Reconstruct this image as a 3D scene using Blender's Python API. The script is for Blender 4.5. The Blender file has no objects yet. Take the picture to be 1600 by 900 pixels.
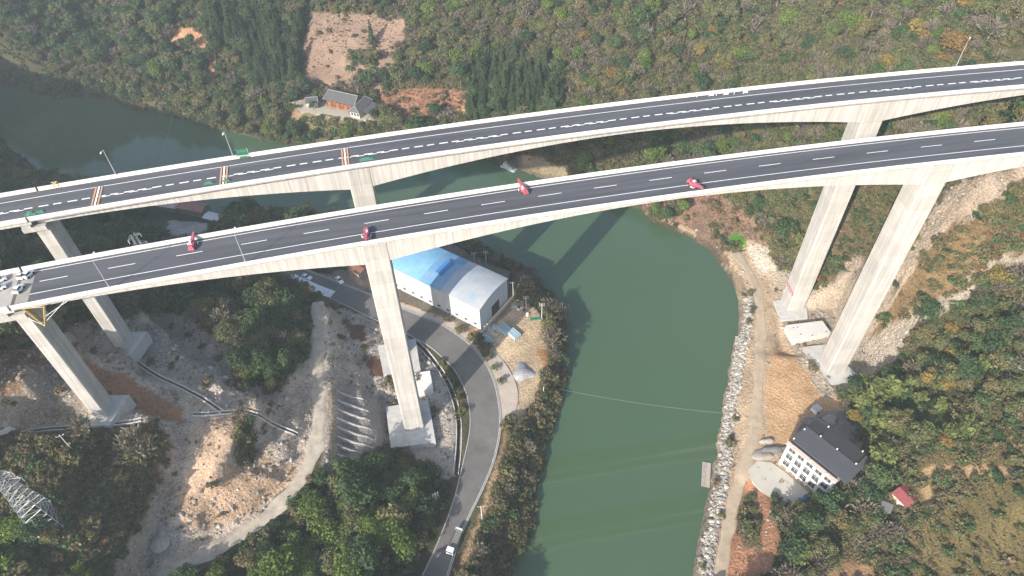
import bpy, math, random
import numpy as np
from mathutils import Matrix, Vector
random.seed(7); RNG = np.random.default_rng(11)
SC = bpy.context.scene
COL = SC.collection

# ------------------------------------------------------------------ camera
FPX = 1100.0; HC = 213.0                       # focal length in px of a 1600 px wide picture, height over the river
_d = np.array([30.0, -1050.0, FPX]); _d /= np.linalg.norm(_d); _up = -_d
_Y = np.array([0, 0, 1.0]) - _up[2] * _up; _Y /= np.linalg.norm(_Y)
_X = np.cross(_Y, _up); _X *= np.sign(_X[0])
ROT = np.array([_X, _Y, _up])                  # rows: world axes in camera coordinates (right, up, forward)
cd = bpy.data.cameras.new('camera'); cam = bpy.data.objects.new('camera', cd); COL.objects.link(cam)
m = Matrix.Identity(4)
for i in range(3):
    m[i][0] = ROT[i, 0]; m[i][1] = ROT[i, 1]; m[i][2] = -ROT[i, 2]
m[2][3] = HC
cam.matrix_world = m
cd.sensor_width = 36; cd.lens = 36 * FPX / 1600; cd.clip_start = 1; cd.clip_end = 12000
SC.camera = cam

# ------------------------------------------------------------------ light
SUN_AZ, SUN_EL = math.radians(215.0), math.radians(29.5)     # clockwise from +Y
world = bpy.data.worlds.new('World'); SC.world = world; world.use_nodes = True
wn = world.node_tree.nodes; wn.clear()
sky = wn.new('ShaderNodeTexSky'); sky.sky_type = 'NISHITA'; sky.sun_disc = False
sky.sun_elevation = SUN_EL; sky.sun_rotation = SUN_AZ; sky.dust_density = 2.0; sky.air_density = 1.0
bg = wn.new('ShaderNodeBackground'); bg.inputs['Strength'].default_value = 0.15
wo = wn.new('ShaderNodeOutputWorld')
world.node_tree.links.new(sky.outputs[0], bg.inputs[0]); world.node_tree.links.new(bg.outputs[0], wo.inputs[0])
sl = bpy.data.lights.new('sun', 'SUN'); sl.energy = 4.5; sl.angle = math.radians(0.5); sl.color = (1.0, 0.93, 0.83)
sun = bpy.data.objects.new('sun', sl); COL.objects.link(sun)
sdir = Vector((math.sin(SUN_AZ) * math.cos(SUN_EL), math.cos(SUN_AZ) * math.cos(SUN_EL), math.sin(SUN_EL)))
sun.rotation_euler = sdir.to_track_quat('Z', 'Y').to_euler(); sun.location = (-150, -150, 250)
SC.view_settings.view_transform = 'Standard'; SC.view_settings.look = 'None'
SC.view_settings.exposure = 0.92; SC.view_settings.gamma = 1.0
SC.cycles.max_bounces = 5; SC.cycles.diffuse_bounces = 2; SC.cycles.glossy_bounces = 3
SC.cycles.transmission_bounces = 2; SC.cycles.volume_bounces = 0

# ------------------------------------------------------------------ picture <-> place
def at(x, y, z=0.0):
    r = ROT @ np.array([x - 800.0, 450.0 - y, FPX])
    return np.array([0, 0, HC]) + r * ((z - HC) / r[2])
def px(P):
    c = (np.atleast_2d(np.asarray(P, float)) - [0, 0, HC]) @ ROT
    zz = np.where(c[:, 2] > 1, c[:, 2], 1e9)
    return 800 + FPX * c[:, 0] / zz, 450 - FPX * c[:, 1] / zz, c[:, 2]
FP = [1.4461301868113943e-08, -0.0002935679002781597, 0.17882308813505077, 140.06020226023878]
BP = [-1.274485179103844e-07, -0.0002778215242500151, 0.17267170974663215, 169.7474869372674]
def curve(P, x, n=0.0):
    y = np.polyval(P, x); d = np.polyval(np.polyder(P), x); l = math.sqrt(1 + d * d)
    return np.array([x - n * d / l, y + n / l])
def deckz(x): return 98.6 + 0.01 * x

# ------------------------------------------------------------------ noise
def vnoise(x, y, scale, seed):
    r = np.random.default_rng(seed).random((256, 256)).astype(np.float32)
    u = x / scale + 1000.37; v = y / scale + 1000.71
    i = np.floor(u).astype(int); j = np.floor(v).astype(int); fu = u - i; fv = v - j
    fu = fu * fu * (3 - 2 * fu); fv = fv * fv * (3 - 2 * fv)
    a = r[i % 256, j % 256]; b = r[(i + 1) % 256, j % 256]; c = r[i % 256, (j + 1) % 256]; d = r[(i + 1) % 256, (j + 1) % 256]
    return (a * (1 - fu) + b * fu) * (1 - fv) + (c * (1 - fu) + d * fu) * fv - 0.5
def inpoly(u, v, poly):
    poly = np.asarray(poly, float); res = np.zeros(u.shape, bool); n = len(poly)
    lo = poly.min(0); hi = poly.max(0)
    cand = np.nonzero((u >= lo[0]) & (u <= hi[0]) & (v >= lo[1]) & (v <= hi[1]))[0]
    uu = u[cand]; vv = v[cand]; r = np.zeros(uu.shape, bool)
    for k in range(n):
        x0, y0 = poly[k]; x1, y1 = poly[(k + 1) % n]
        if y0 == y1: continue
        c = (y0 > vv) != (y1 > vv)
        r ^= c & (uu < (x1 - x0) * (vv - y0) / (y1 - y0) + x0)
    res[cand] = r
    return res
def segdist(X, Y, pts, closed=False, vals=None):
    pts = np.asarray(pts, float); n = len(pts); best = np.full(X.shape, 1e9); val = np.zeros(X.shape)
    for k in range(n if closed else n - 1):
        a = pts[k][:2]; b = pts[(k + 1) % n][:2]; d = b - a; L = d @ d
        if L == 0: continue
        t = np.clip(((X - a[0]) * d[0] + (Y - a[1]) * d[1]) / L, 0, 1)
        e = np.hypot(X - a[0] - t * d[0], Y - a[1] - t * d[1]); w = e < best
        best = np.where(w, e, best)
        if vals is not None: val = np.where(w, vals[k] + (vals[(k + 1) % n] - vals[k]) * t, val)
    return best, val

# ------------------------------------------------------------------ materials
def lin(c):
    c = np.asarray(c, float) / 255.0
    return np.where(c <= 0.04045, c / 12.92, ((c + 0.055) / 1.055) ** 2.4)
def S(r, g, b, k=0.58): return tuple(float(v) for v in lin((r, g, b)) * k)
MATS = {}
def mat(name, col, rough=0.8, var=0.15, scale=1.0, bump=0.0, bscale=None, metal=0.0, col2=None, spec=0.4, stretch=None, rand=0.0, coord='Object', turn=0.0):
    if name in MATS: return MATS[name]
    mt = bpy.data.materials.new(name); mt.use_nodes = True; nt = mt.node_tree; N = nt.nodes; L = nt.links
    b = N['Principled BSDF']; b.inputs['Roughness'].default_value = rough; b.inputs['Metallic'].default_value = metal
    b.inputs['Specular IOR Level'].default_value = spec
    tc = N.new('ShaderNodeTexCoord'); mp = N.new('ShaderNodeMapping'); L.new(tc.outputs[coord], mp.inputs[0])
    if stretch: mp.inputs['Scale'].default_value = stretch
    if turn: mp.vector_type = 'TEXTURE'; mp.inputs['Scale'].default_value = tuple(1 / v for v in stretch); mp.inputs['Rotation'].default_value = (0, 0, turn)
    nz = N.new('ShaderNodeTexNoise'); nz.inputs['Scale'].default_value = 1.0 / scale; nz.inputs['Detail'].default_value = 6; nz.inputs['Roughness'].default_value = 0.65
    L.new(mp.outputs[0], nz.inputs[0])
    mr = N.new('ShaderNodeMapRange'); mr.inputs[1].default_value = 0.3; mr.inputs[2].default_value = 0.7
    L.new(nz.outputs[0], mr.inputs[0])
    mx = N.new('ShaderNodeMix'); mx.data_type = 'RGBA'; L.new(mr.outputs[0], mx.inputs[0])
    c = np.array(col); c2 = np.array(col2) if col2 else c * (1 + var)
    c1 = c if col2 else c * (1 - var)
    mx.inputs[6].default_value = (*c1, 1); mx.inputs[7].default_value = (*c2, 1)
    out = mx.outputs[2]
    if rand:
        oi = N.new('ShaderNodeObjectInfo'); m2 = N.new('ShaderNodeMapRange'); m2.inputs[3].default_value = 1 - rand; m2.inputs[4].default_value = 1 + rand
        L.new(oi.outputs['Random'], m2.inputs[0]); vm = N.new('ShaderNodeVectorMath'); vm.operation = 'SCALE'
        L.new(out, vm.inputs[0]); L.new(m2.outputs[0], vm.inputs['Scale']); out = vm.outputs[0]
    L.new(out, b.inputs['Base Color'])
    if bump:
        n2 = N.new('ShaderNodeTexNoise'); n2.inputs['Scale'].default_value = 1.0 / (bscale or scale * .3); n2.inputs['Detail'].default_value = 5
        L.new(mp.outputs[0], n2.inputs[0]); bp = N.new('ShaderNodeBump'); bp.inputs['Strength'].default_value = bump; bp.inputs['Distance'].default_value = 0.3
        L.new(n2.outputs[0], bp.inputs['Height']); L.new(bp.outputs[0], b.inputs['Normal'])
    MATS[name] = mt
    return mt
def concrete(name, col, lift=4.5, amt=0.06, rand=0.0):
    """cast concrete: cloudy tone, run-off streaks, and a slightly different tone for each lift of the formwork"""
    if name in MATS: return MATS[name]
    mt = mat(name, col, 0.85, 0.07, 3.0, 0.12, 0.3, rand=rand, stretch=(1, 1, .45), coord='Object'); nt = mt.node_tree; N = nt.nodes; L = nt.links
    b = N['Principled BSDF']; src = b.inputs['Base Color'].links[0].from_socket
    g = N.new('ShaderNodeNewGeometry'); sx = N.new('ShaderNodeSeparateXYZ'); L.new(g.outputs['Position'], sx.inputs[0])
    dv = N.new('ShaderNodeMath'); dv.operation = 'DIVIDE'; dv.inputs[1].default_value = lift; L.new(sx.outputs[2], dv.inputs[0])
    fl = N.new('ShaderNodeMath'); fl.operation = 'FLOOR'; L.new(dv.outputs[0], fl.inputs[0])
    wn_ = N.new('ShaderNodeTexWhiteNoise'); wn_.noise_dimensions = '1D'; L.new(fl.outputs[0], wn_.inputs['W'])
    fr = N.new('ShaderNodeMath'); fr.operation = 'FRACT'; L.new(dv.outputs[0], fr.inputs[0])
    ln = N.new('ShaderNodeMath'); ln.operation = 'LESS_THAN'; ln.inputs[1].default_value = 0.035; L.new(fr.outputs[0], ln.inputs[0])
    mr = N.new('ShaderNodeMapRange'); mr.inputs[3].default_value = 1 - amt; mr.inputs[4].default_value = 1 + amt; L.new(wn_.outputs[0], mr.inputs[0])
    sb = N.new('ShaderNodeMath'); sb.operation = 'MULTIPLY_ADD'; sb.inputs[1].default_value = -0.17; L.new(ln.outputs[0], sb.inputs[0]); L.new(mr.outputs[0], sb.inputs[2])
    st = N.new('ShaderNodeTexNoise'); st.inputs['Scale'].default_value = 1; st.inputs['Detail'].default_value = 4
    mp = N.new('ShaderNodeMapping'); mp.inputs['Scale'].default_value = (1.6, 1.6, .06); L.new(g.outputs['Position'], mp.inputs[0]); L.new(mp.outputs[0], st.inputs[0])
    m3 = N.new('ShaderNodeMapRange'); m3.inputs[1].default_value = .35; m3.inputs[2].default_value = .65; m3.inputs[3].default_value = .78; m3.inputs[4].default_value = 1.05; L.new(st.outputs[0], m3.inputs[0])
    ml = N.new('ShaderNodeMath'); ml.operation = 'MULTIPLY'; L.new(sb.outputs[0], ml.inputs[0]); L.new(m3.outputs[0], ml.inputs[1])
    vm = N.new('ShaderNodeVectorMath'); vm.operation = 'SCALE'; L.new(src, vm.inputs[0]); L.new(ml.outputs[0], vm.inputs['Scale']); L.new(vm.outputs[0], b.inputs['Base Color'])
    return mt
CONC = concrete('concrete_pier', (.46, .437, .405))
GIRD = concrete('concrete_girder', (.50, .472, .44), 40, .0, rand=0.045)
PARA = mat('concrete_parapet', (.56, .535, .49), .85, .06, 2.0, .1, .3, rand=.03)
CAPC = mat('concrete_cap', (.44, .43, .41), .9, .18, 2.5, .3, .4)
DARK = mat('dark_opening', (.012, .012, .014), .6, .1)
WHITE = mat('white_paint', (.78, .78, .77), .5, .05, 2)
STEEL = mat('galvanised_steel', (.42, .44, .45), .45, .08, 1, metal=.3)

# ------------------------------------------------------------------ object helpers
class MB:
    def __init__(s): s.v = []; s.f = []
    def add(s, v, f):
        o = len(s.v); s.v += [tuple(map(float, p)) for p in v]; s.f += [tuple(o + i for i in q) for q in f]; return s
    def box(s, c, d, rz=0.0, taper=1.0):
        cx, cy, cz = c; dx, dy, dz = d[0] / 2, d[1] / 2, d[2] / 2; ca, sa = math.cos(rz), math.sin(rz); v = []
        for k in (-1, 1):
            t = taper if k > 0 else 1
            for x, y in ((-dx, -dy), (dx, -dy), (dx, dy), (-dx, dy)):
                x *= t; y *= t; v.append((cx + x * ca - y * sa, cy + x * sa + y * ca, cz + k * dz))
        return s.add(v, [(3, 2, 1, 0), (4, 5, 6, 7), (0, 1, 5, 4), (1, 2, 6, 5), (2, 3, 7, 6), (3, 0, 4, 7)])
    def prism(s, poly, z0, z1):
        n = len(poly); z0 = [z0] * n if np.isscalar(z0) else z0; z1 = [z1] * n if np.isscalar(z1) else z1
        a = sum(poly[i][0] * poly[(i + 1) % n][1] - poly[(i + 1) % n][0] * poly[i][1] for i in range(n))
        if a < 0: poly = poly[::-1]; z0 = z0[::-1]; z1 = z1[::-1]
        v = [(p[0], p[1], z) for p, z in zip(poly, z0)] + [(p[0], p[1], z) for p, z in zip(poly, z1)]
        return s.add(v, [tuple(range(n))[::-1], tuple(range(n, 2 * n))] + [(i, (i + 1) % n, n + (i + 1) % n, n + i) for i in range(n)])
    def tube(s, a, b, r, r2=None, n=5):
        a = np.array(a, float); b = np.array(b, float); d = b - a; L = np.linalg.norm(d)
        if L < 1e-6: return s
        d /= L; u = np.cross(d, [0, 0, 1.0] if abs(d[2]) < .9 else [1.0, 0, 0]); u /= np.linalg.norm(u); w = np.cross(d, u)
        r2 = r if r2 is None else r2; v = []
        for p, q in ((a, r), (b, r2)):
            for i in range(n):
                t = 2 * math.pi * i / n; v.append(p + q * (math.cos(t) * u + math.sin(t) * w))
        return s.add(v, [(i, (i + 1) % n, n + (i + 1) % n, n + i) for i in range(n)] + [tuple(range(n))[::-1], tuple(range(n, 2 * n))])
    def cyl(s, c, r, h, axis='z', n=12):
        c = np.array(c, float); d = {'x': [1, 0, 0], 'y': [0, 1, 0], 'z': [0, 0, 1]}[axis]; d = np.array(d) * h / 2
        return s.tube(c - d, c + d, r, n=n)
    def quad(s, pts): return s.add(pts, [tuple(range(len(pts)))])
    def mesh(s, name, mats):
        me = bpy.data.meshes.new(name); me.from_pydata(s.v, [], s.f)
        for x in (mats if isinstance(mats, (list, tuple)) else [mats]): me.materials.append(x)
        return me
def link(name, me, parent=None, **props):
    o = bpy.data.objects.new(name, me); COL.objects.link(o)
    if parent is not None: o.parent = parent
    for k, v in props.items(): o[k] = v
    return o
def thing(name, label, cat, loc=(0, 0, 0), rz=0.0, group=None):
    o = bpy.data.objects.new(name, None); COL.objects.link(o); o.location = tuple(map(float, loc)); o.rotation_euler = (0, 0, rz)
    o.empty_display_size = .5; o['label'] = label; o['category'] = cat
    if group: o['group'] = group
    return o
def part(name, mb, mt, parent, world=False, smooth=False, **props):
    if world and parent is not None:
        l = parent.location; mb.v = [(x - l.x, y - l.y, z - l.z) for x, y, z in mb.v]
    me = mb.mesh(name, mt)
    if smooth: me.polygons.foreach_set('use_smooth', [True] * len(me.polygons))
    return link(name, me, parent, **props)
def single(name, mb, mt, label, cat, loc, group=None, **kw):
    mb.v = [(x - loc[0], y - loc[1], z - loc[2]) for x, y, z in mb.v]
    o = part(name, mb, mt, None, **kw); o.location = tuple(map(float, loc)); o['label'] = label; o['category'] = cat
    if group: o['group'] = group
    return o
def copy_tree(o, loc=None, rz=None, label=None, parent=None, sc=None):
    c = o.copy(); COL.objects.link(c); c.parent = parent
    if loc is not None: c.location = tuple(map(float, loc))
    if rz is not None: c.rotation_euler = (0, 0, rz)
    if sc is not None: c.scale = (sc, sc, sc)
    if label: c['label'] = label
    for ch in list(o.children): copy_tree(ch, parent=c)
    return c

# ------------------------------------------------------------------ the terrain
LEFT_SHORE = [(795, 900), (800, 880), (818, 850), (826, 800), (836, 750), (846, 700), (861, 655), (874, 620), (879, 590), (881, 550), (877, 510), (868, 482), (852, 462), (833, 440), (806, 420), (778, 402), (745, 388), (710, 374), (650, 368), (560, 362), (480, 352), (430, 347), (380, 342), (335, 338), (300, 328), (250, 318), (200, 310), (140, 305), (85, 298), (60, 286), (45, 262), (20, 246), (0, 232)]
RIGHT_SHORE = [(0, 133), (60, 148), (130, 151), (180, 158), (220, 175), (270, 179), (320, 195), (370, 209), (420, 220), (520, 225), (640, 232), (740, 244), (780, 252), (800, 262), (830, 273), (870, 284), (930, 300), (1000, 327), (1012, 341), (1042, 356), (1070, 366), (1100, 384), (1128, 412), (1146, 438), (1158, 465), (1158, 500), (1147, 540), (1139, 580), (1132, 620), (1128, 660), (1121, 690), (1118, 720), (1111, 755), (1105, 790), (1100, 830), (1092, 870), (1087, 900)]
RIVER = [(-200, -2500), (-60, -200), (-22, 20)] + [tuple(at(x, y)[:2]) for x, y in LEFT_SHORE] + [(-340, 345), (-600, 400), (-2600, 700)] \
    + [(-2600, 860), (-620, 500), (-380, 425)] + [tuple(at(x, y)[:2]) for x, y in RIGHT_SHORE] + [(42, 20), (10, -200), (-100, -2500)]
CTRL = [(640, 690, 9.5), (700, 560, 9), (760, 640, 9), (700, 880, 10), (740, 760, 9.5), (620, 500, 9), (560, 540, 12), (490, 500, 17), (500, 640, 24), (545, 610, 17), (545, 700, 18), (420, 820, 20), (270, 890, 24), (330, 750, 36), (470, 740, 22), (185, 550, 41), (150, 660, 50), (60, 640, 55), (60, 820, 50), (20, 600, 62), (20, 880, 42), (250, 520, 33), (400, 480, 22), (300, 400, 16), (30, 450, 60), (20, 275, 10), (450, 430, 11), (530, 440, 9),
        (560, 800, 13), (560, 880, 13), (640, 800, 10), (300, 335, 5), (200, 700, 44), (150, 850, 40), (100, 720, 50), (400, 600, 29), (450, 560, 24), (430, 700, 29), (300, 800, 28), (380, 400, 10), (180, 440, 35), (100, 400, 33), (600, 720, 11), (690, 700, 8.5), (820, 560, 7), (790, 480, 8.5), (800, 600, 7.5), (850, 600, 5), (780, 800, 6.5), (740, 880, 7),
        (600, 410, 9), (120, 340, 15), (50, 330, 20),
        (1240, 490, 4), (1320, 590, 3.5), (1400, 450, 34), (1450, 350, 58), (1550, 330, 72), (1550, 430, 50), (1450, 550, 24), (1550, 550, 40), (1550, 650, 36), (1590, 800, 36), (1500, 800, 24), (1400, 800, 15), (1590, 880, 28), (1450, 880, 14), (1360, 520, 14), (1340, 420, 24), (1390, 620, 14), (1300, 700, 7), (1370, 700, 13), (1330, 800, 9), (1450, 700, 24), (1260, 620, 4.5), (1200, 560, 3.5), (1180, 660, 3.5), (1190, 430, 4), (1150, 800, 4), (1130, 880, 4), (1220, 780, 6), (1230, 880, 8),
        (1500, 180, 60), (1300, 230, 48), (1400, 195, 56), (1200, 180, 30), (1200, 60, 48), (1000, 220, 14), (1200, 340, 12), (1230, 400, 10), (1120, 345, 5), (1060, 330, 4), (1150, 378, 4.5), (1170, 310, 12), (900, 230, 14), (850, 262, 3.5), (1000, 50, 50), (1000, 130, 32), (850, 240, 6), (900, 60, 44), (1590, 70, 84), (1450, 60, 64), (1550, 180, 64), (1500, 20, 78), (1300, 20, 68),
        (540, 170, 11), (590, 150, 14), (550, 60, 33), (540, 110, 20.5), (100, 80, 22), (300, 70, 28), (700, 180, 10), (680, 150, 16), (700, 20, 42), (400, 60, 30), (20, 20, 42), (800, 150, 20), (250, 120, 16), (430, 180, 5), (480, 200, 4), (600, 60, 31)]
WCTRL = [(-200, 120, 92), (-170, 140, 72), (-165, 175, 62), (-260, 150, 116), (-330, 215, 108), (-330, 100, 125), (-200, 20, 74), (-120, 20, 40), (-60, 30, 14), (-60, -120, 14), (-160, -100, 40), (-300, -150, 80), (-220, 215, 42), (-250, 245, 22), (-450, 250, 150), (-385, 232, 112),
         (200, 160, 96), (260, 180, 118), (230, 90, 66), (120, 20, 26), (90, -60, 20), (200, -50, 60), (320, 60, 110), (300, 300, 130), (200, 420, 120), (60, 480, 120), (-100, 480, 118), (-250, 520, 100), (-420, 560, 90), (300, 600, 180), (0, 700, 190), (-350, 750, 170), (500, 200, 170), (450, 450, 190)]
cp = np.array([[*at(x, y, z)[:2], z] for x, y, z in CTRL] + [list(map(float, w)) for w in WCTRL])
def tps_fit(P, lam=0.5):
    s = 100.0; A = P[:, :2] / s; n = len(P); r = np.linalg.norm(A[:, None] - A[None], axis=2)
    K = np.where(r > 0, r * r * np.log(r + 1e-12), 0) + lam * 1e-3 * np.eye(n); Q = np.c_[np.ones(n), A]
    M = np.block([[K, Q], [Q.T, np.zeros((3, 3))]]); w = np.linalg.solve(M, np.r_[P[:, 2], 0, 0, 0])
    def f(X, Y):
        X = X / s; Y = Y / s; o = w[n] + w[n + 1] * X + w[n + 2] * Y
        for i in range(n):
            r2 = (X - A[i, 0]) ** 2 + (Y - A[i, 1]) ** 2; o = o + w[i] * 0.5 * r2 * np.log(r2 + 1e-12)
        return o
    return f
def axis(lo, hi, step, far_lo, far_hi):
    c = np.arange(lo, hi + .01, step); a = [lo]; g = step
    while a[-1] > far_lo: g *= 1.22; a.append(a[-1] - g)
    b = [hi]; g = step
    while b[-1] < far_hi: g *= 1.22; b.append(b[-1] + g)
    return np.array(a[:0:-1] + list(c) + b[1:])
GX = axis(-290, 235, 1.0, -5000, 5000); GY = axis(55, 440, 1.0, -5000, 6000)
XX, YY = np.meshgrid(GX, GY, indexing='ij'); TX = XX.ravel(); TY = YY.ravel()
cx_ = np.clip(TX, -480, 480); cy_ = np.clip(TY, -180, 680)
H = np.clip(tps_fit(cp)(cx_, cy_), 1.5, 210)
H += 9 * vnoise(TX, TY, 46, 1) * np.clip((H - 15) / 40, 0, 1) + 3.2 * vnoise(TX, TY, 17, 2) * np.clip((H - 10) / 30, 0, 1)
# the building site on the left slope was cut into benches
bw = np.clip((-46 - TX) / 8, 0, 1) * np.clip((TX + 165) / 15, 0, 1) * np.clip((TY - 82) / 10, 0, 1) * np.clip((205 - TY) / 20, 0, 1) * np.clip((H - 11) / 4, 0, 1)
hb_ = H + 5 * vnoise(TX, TY, 24, 61) + 1.6 * vnoise(TX, TY, 8, 62); st_ = 8.5; q_ = hb_ / st_; f_ = q_ - np.floor(q_); f_ = np.clip((f_ - .74) / .26, 0, 1); f_ = f_ * f_ * (3 - 2 * f_)
H = H + bw * .95 * ((np.floor(q_) + f_ + .08) * st_ + .10 * (hb_ - np.floor(q_) * st_) - hb_)
dist, _ = segdist(TX, TY, RIVER, True); wet = inpoly(TX, TY, RIVER)
wob = 1.2 * vnoise(TX, TY, 6, 3) + 0.9 * vnoise(TX, TY, 2.3, 4)
sd = np.where(wet, -dist, dist) + wob
bank = np.clip(sd / 9.0, 0, 1) ** 0.75
H = np.where(sd > 0, 0.12 + np.minimum(sd, 1) * .5 + (np.maximum(H, 1.5) - .6) * bank, -np.clip(-sd * .5, 0.15, 4))
def W3(pts): return [at(*p) for p in pts]
def flat_line(pts, hw, blend):
    global H
    P = np.array(W3(pts)); d, v = segdist(TX, TY, P, vals=P[:, 2]); w = np.clip((hw + blend - d) / blend, 0, 1); w = w * w * (3 - 2 * w)
    H = H * (1 - w) + v * w
def flat_poly(pts, z, blend):
    global H
    P = [at(x, y, z)[:2] for x, y in pts]; d, _ = segdist(TX, TY, P, True); i = inpoly(TX, TY, P)
    w = np.where(i, 1, np.clip(1 - d / blend, 0, 1)); w = w * w * (3 - 2 * w); H = H * (1 - w) + z * w
ROAD_L = [(655, 912), (682, 855), (700, 810), (712, 775), (725, 720), (732, 690), (735, 675), (736, 650), (730, 612), (710, 575), (675, 542), (630, 517), (587, 499), (531, 472), (500, 457), (470, 442), (440, 428), (405, 412)]
ROAD_R = [(696, 912), (713, 855), (731, 810), (749, 775), (769, 730), (777, 700), (782, 675), (782, 640), (775, 600), (760, 566), (735, 537), (690, 505), (630, 482), (572, 457), (535, 443), (505, 431), (478, 421), (445, 407)]
def res(pts, z, n=160):
    P = np.array([at(x, y, z)[:2] for x, y in pts]); s = np.r_[0, np.cumsum(np.linalg.norm(np.diff(P, axis=0), axis=1))]
    t = np.linspace(0, s[-1], n)
    Q = np.c_[np.interp(t, s, P[:, 0]), np.interp(t, s, P[:, 1])]
    for _ in range(12): Q[1:-1] = (Q[:-2] + 2 * Q[1:-1] + Q[2:]) / 4
    return Q
RL = res(ROAD_L, 9.0); RR = res(ROAD_R, 9.0); RC = (RL + RR) / 2
TRACK = [(497, 472, 19), (497, 500, 19), (497, 520, 19.5), (496, 560, 20.5), (499, 600, 21.5), (501, 650, 22.5), (495, 692, 23), (480, 735, 22.5), (450, 777, 22.5), (405, 818, 22.5), (350, 850, 23), (300, 876, 24), (250, 905, 24.5)]
RTRACK = [(1150, 395, 3.8), (1172, 425, 3.8), (1186, 460, 3.8), (1190, 500, 3.8), (1187, 560, 3.6), (1184, 620, 3.6), (1178, 680, 3.6), (1164, 728, 3.6), (1144, 790, 3.8), (1133, 850, 4), (1124, 912, 4)]
CUT = [(20, 545, 57), (90, 560, 51.5), (130, 580, 48), (200, 612, 42), (262, 640, 38), (303, 665, 35.5), (312, 705, 33), (296, 760, 30.5), (275, 820, 28), (262, 872, 25.5)]
flat_line(CUT, 4.5, 4); flat_line(TRACK, 3.2, 5); flat_line(RTRACK, 3.5, 5)
flat_poly([(603, 500), (700, 540), (750, 600), (752, 700), (800, 640), (855, 580), (850, 500), (800, 455), (700, 395), (600, 400), (520, 425)], 8.4, 5)
d, _ = segdist(TX, TY, RC); w = np.clip((9 + 5 - d) / 5, 0, 1); w = w * w * (3 - 2 * w); H = H * (1 - w) + 8.75 * w
flat_poly([(600, 625), (672, 615), (685, 695), (608, 705)], 8.6, 3)
flat_poly([(1225, 480), (1300, 490), (1340, 590), (1280, 612)], 3.2, 4)
flat_poly([(1190, 560), (1265, 560), (1320, 640), (1345, 700), (1290, 780), (1240, 800), (1165, 735)], 4.6, 5)
flat_poly([(1218, 486), (1302, 482), (1322, 530), (1240, 548)], 3.4, 2.5)
flat_poly([(455, 158), (500, 140), (585, 150), (600, 178), (560, 188), (470, 175)], 11, 6)
flat_line([(60, 670, 49), (150, 664, 48.6), (215, 655, 46)], 2, 4)
H += np.where((sd > 14), 1, 0) * (0.5 * vnoise(TX, TY, 4, 5) + .35 * vnoise(TX, TY, 2, 6)) * np.clip((H - 9.6) / 4, 0, 1)
# the channels of the main road's ditch
DITCH = [(627, 519), (650, 533), (672, 556), (690, 580), (704, 606), (714, 636), (718, 670), (716, 712), (712, 740)]
DW = res(DITCH, 8.7, 60); d, _ = segdist(TX, TY, DW); H = np.where(d < 0.9, np.minimum(H, 7.7), H)
HG = H.reshape(XX.shape)
def gz(x, y):
    x = np.asarray(x, float); y = np.asarray(y, float)
    i = np.clip(np.searchsorted(GX, x) - 1, 0, len(GX) - 2); j = np.clip(np.searchsorted(GY, y) - 1, 0, len(GY) - 2)
    u = np.clip((x - GX[i]) / (GX[i + 1] - GX[i]), 0, 1); v = np.clip((y - GY[j]) / (GY[j + 1] - GY[j]), 0, 1)
    return (HG[i, j] * (1 - u) + HG[i + 1, j] * u) * (1 - v) + (HG[i, j + 1] * (1 - u) + HG[i + 1, j + 1] * u) * v
def hit(x, y):
    """where the ray through pixel (x, y) meets the ground"""
    r = ROT @ np.array([x - 800.0, 450.0 - y, FPX]); r /= np.linalg.norm(r)
    t = np.arange(90, 900, .5); P = np.array([0, 0, HC]) + r * t[:, None]
    k = np.nonzero(P[:, 2] < np.maximum(gz(P[:, 0], P[:, 1]), 0))[0]
    return P[k[0]] if len(k) else P[-1]

# what covers the ground: outline in picture coordinates, ground colour, stoniness, plants
VEG = {
 'hill': dict(tree_olive=.018, tree_green=.008, tree_bare=.022, shrub_olive=.10, shrub_brown=.09, tree_yellow=.0014, shrub_orange=.007, shrub_green=.035, tree_bright=.003),
 'dark': dict(tree_green=.026, tree_olive=.022, tree_bare=.012, shrub_green=.08, shrub_olive=.08, shrub_brown=.03),
 'bank': dict(tree_olive=.018, tree_bright=.008, shrub_green=.07, shrub_olive=.12, shrub_brown=.07, tree_green=.006, tree_bare=.006),
 'conifer': dict(tree_conifer=.075, tree_green=.006, tree_olive=.006, shrub_green=.08, shrub_olive=.04),
 'sparse': dict(shrub_brown=.006, tuft=.10, shrub_olive=.002),
 'tufts': dict(tuft=.16, shrub_orange=.006, shrub_brown=.012),
 'scrub': dict(shrub_brown=.17, shrub_olive=.13, shrub_green=.05, shrub_orange=.012, tuft=.15, tree_bare=.004),
 'rscrub': dict(shrub_brown=.10, shrub_olive=.10, shrub_green=.05, shrub_orange=.025, tuft=.25, tree_yellow=.0006),
 'grove': dict(tree_bright=.026, tree_green=.016, tree_olive=.012, shrub_green=.08, shrub_brown=.05, shrub_olive=.08),
 'bamboo': dict(bamboo=.055, tree_olive=.006, tree_yellow=.003, shrub_green=.05, shrub_olive=.05, tree_green=.004),
 'mixed': dict(tree_olive=.020, tree_bare=.014, tree_green=.012, tree_yellow=.0015, shrub_olive=.10, shrub_green=.06, shrub_brown=.07, bamboo=.008),
 'grass': dict(tuft=.4, shrub_olive=.04, shrub_brown=.022, shrub_green=.018),
 'rub': dict(stone=.55, tuft=.01, shrub_brown=.004), 'rub2': dict(stone=.34, shrub_brown=.005, tuft=.03), 'riprap': dict(stone=.9, shrub_brown=.006, shrub_olive=.004), 'few': dict(stone=.03, tuft=.01), 'none': {}}
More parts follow.
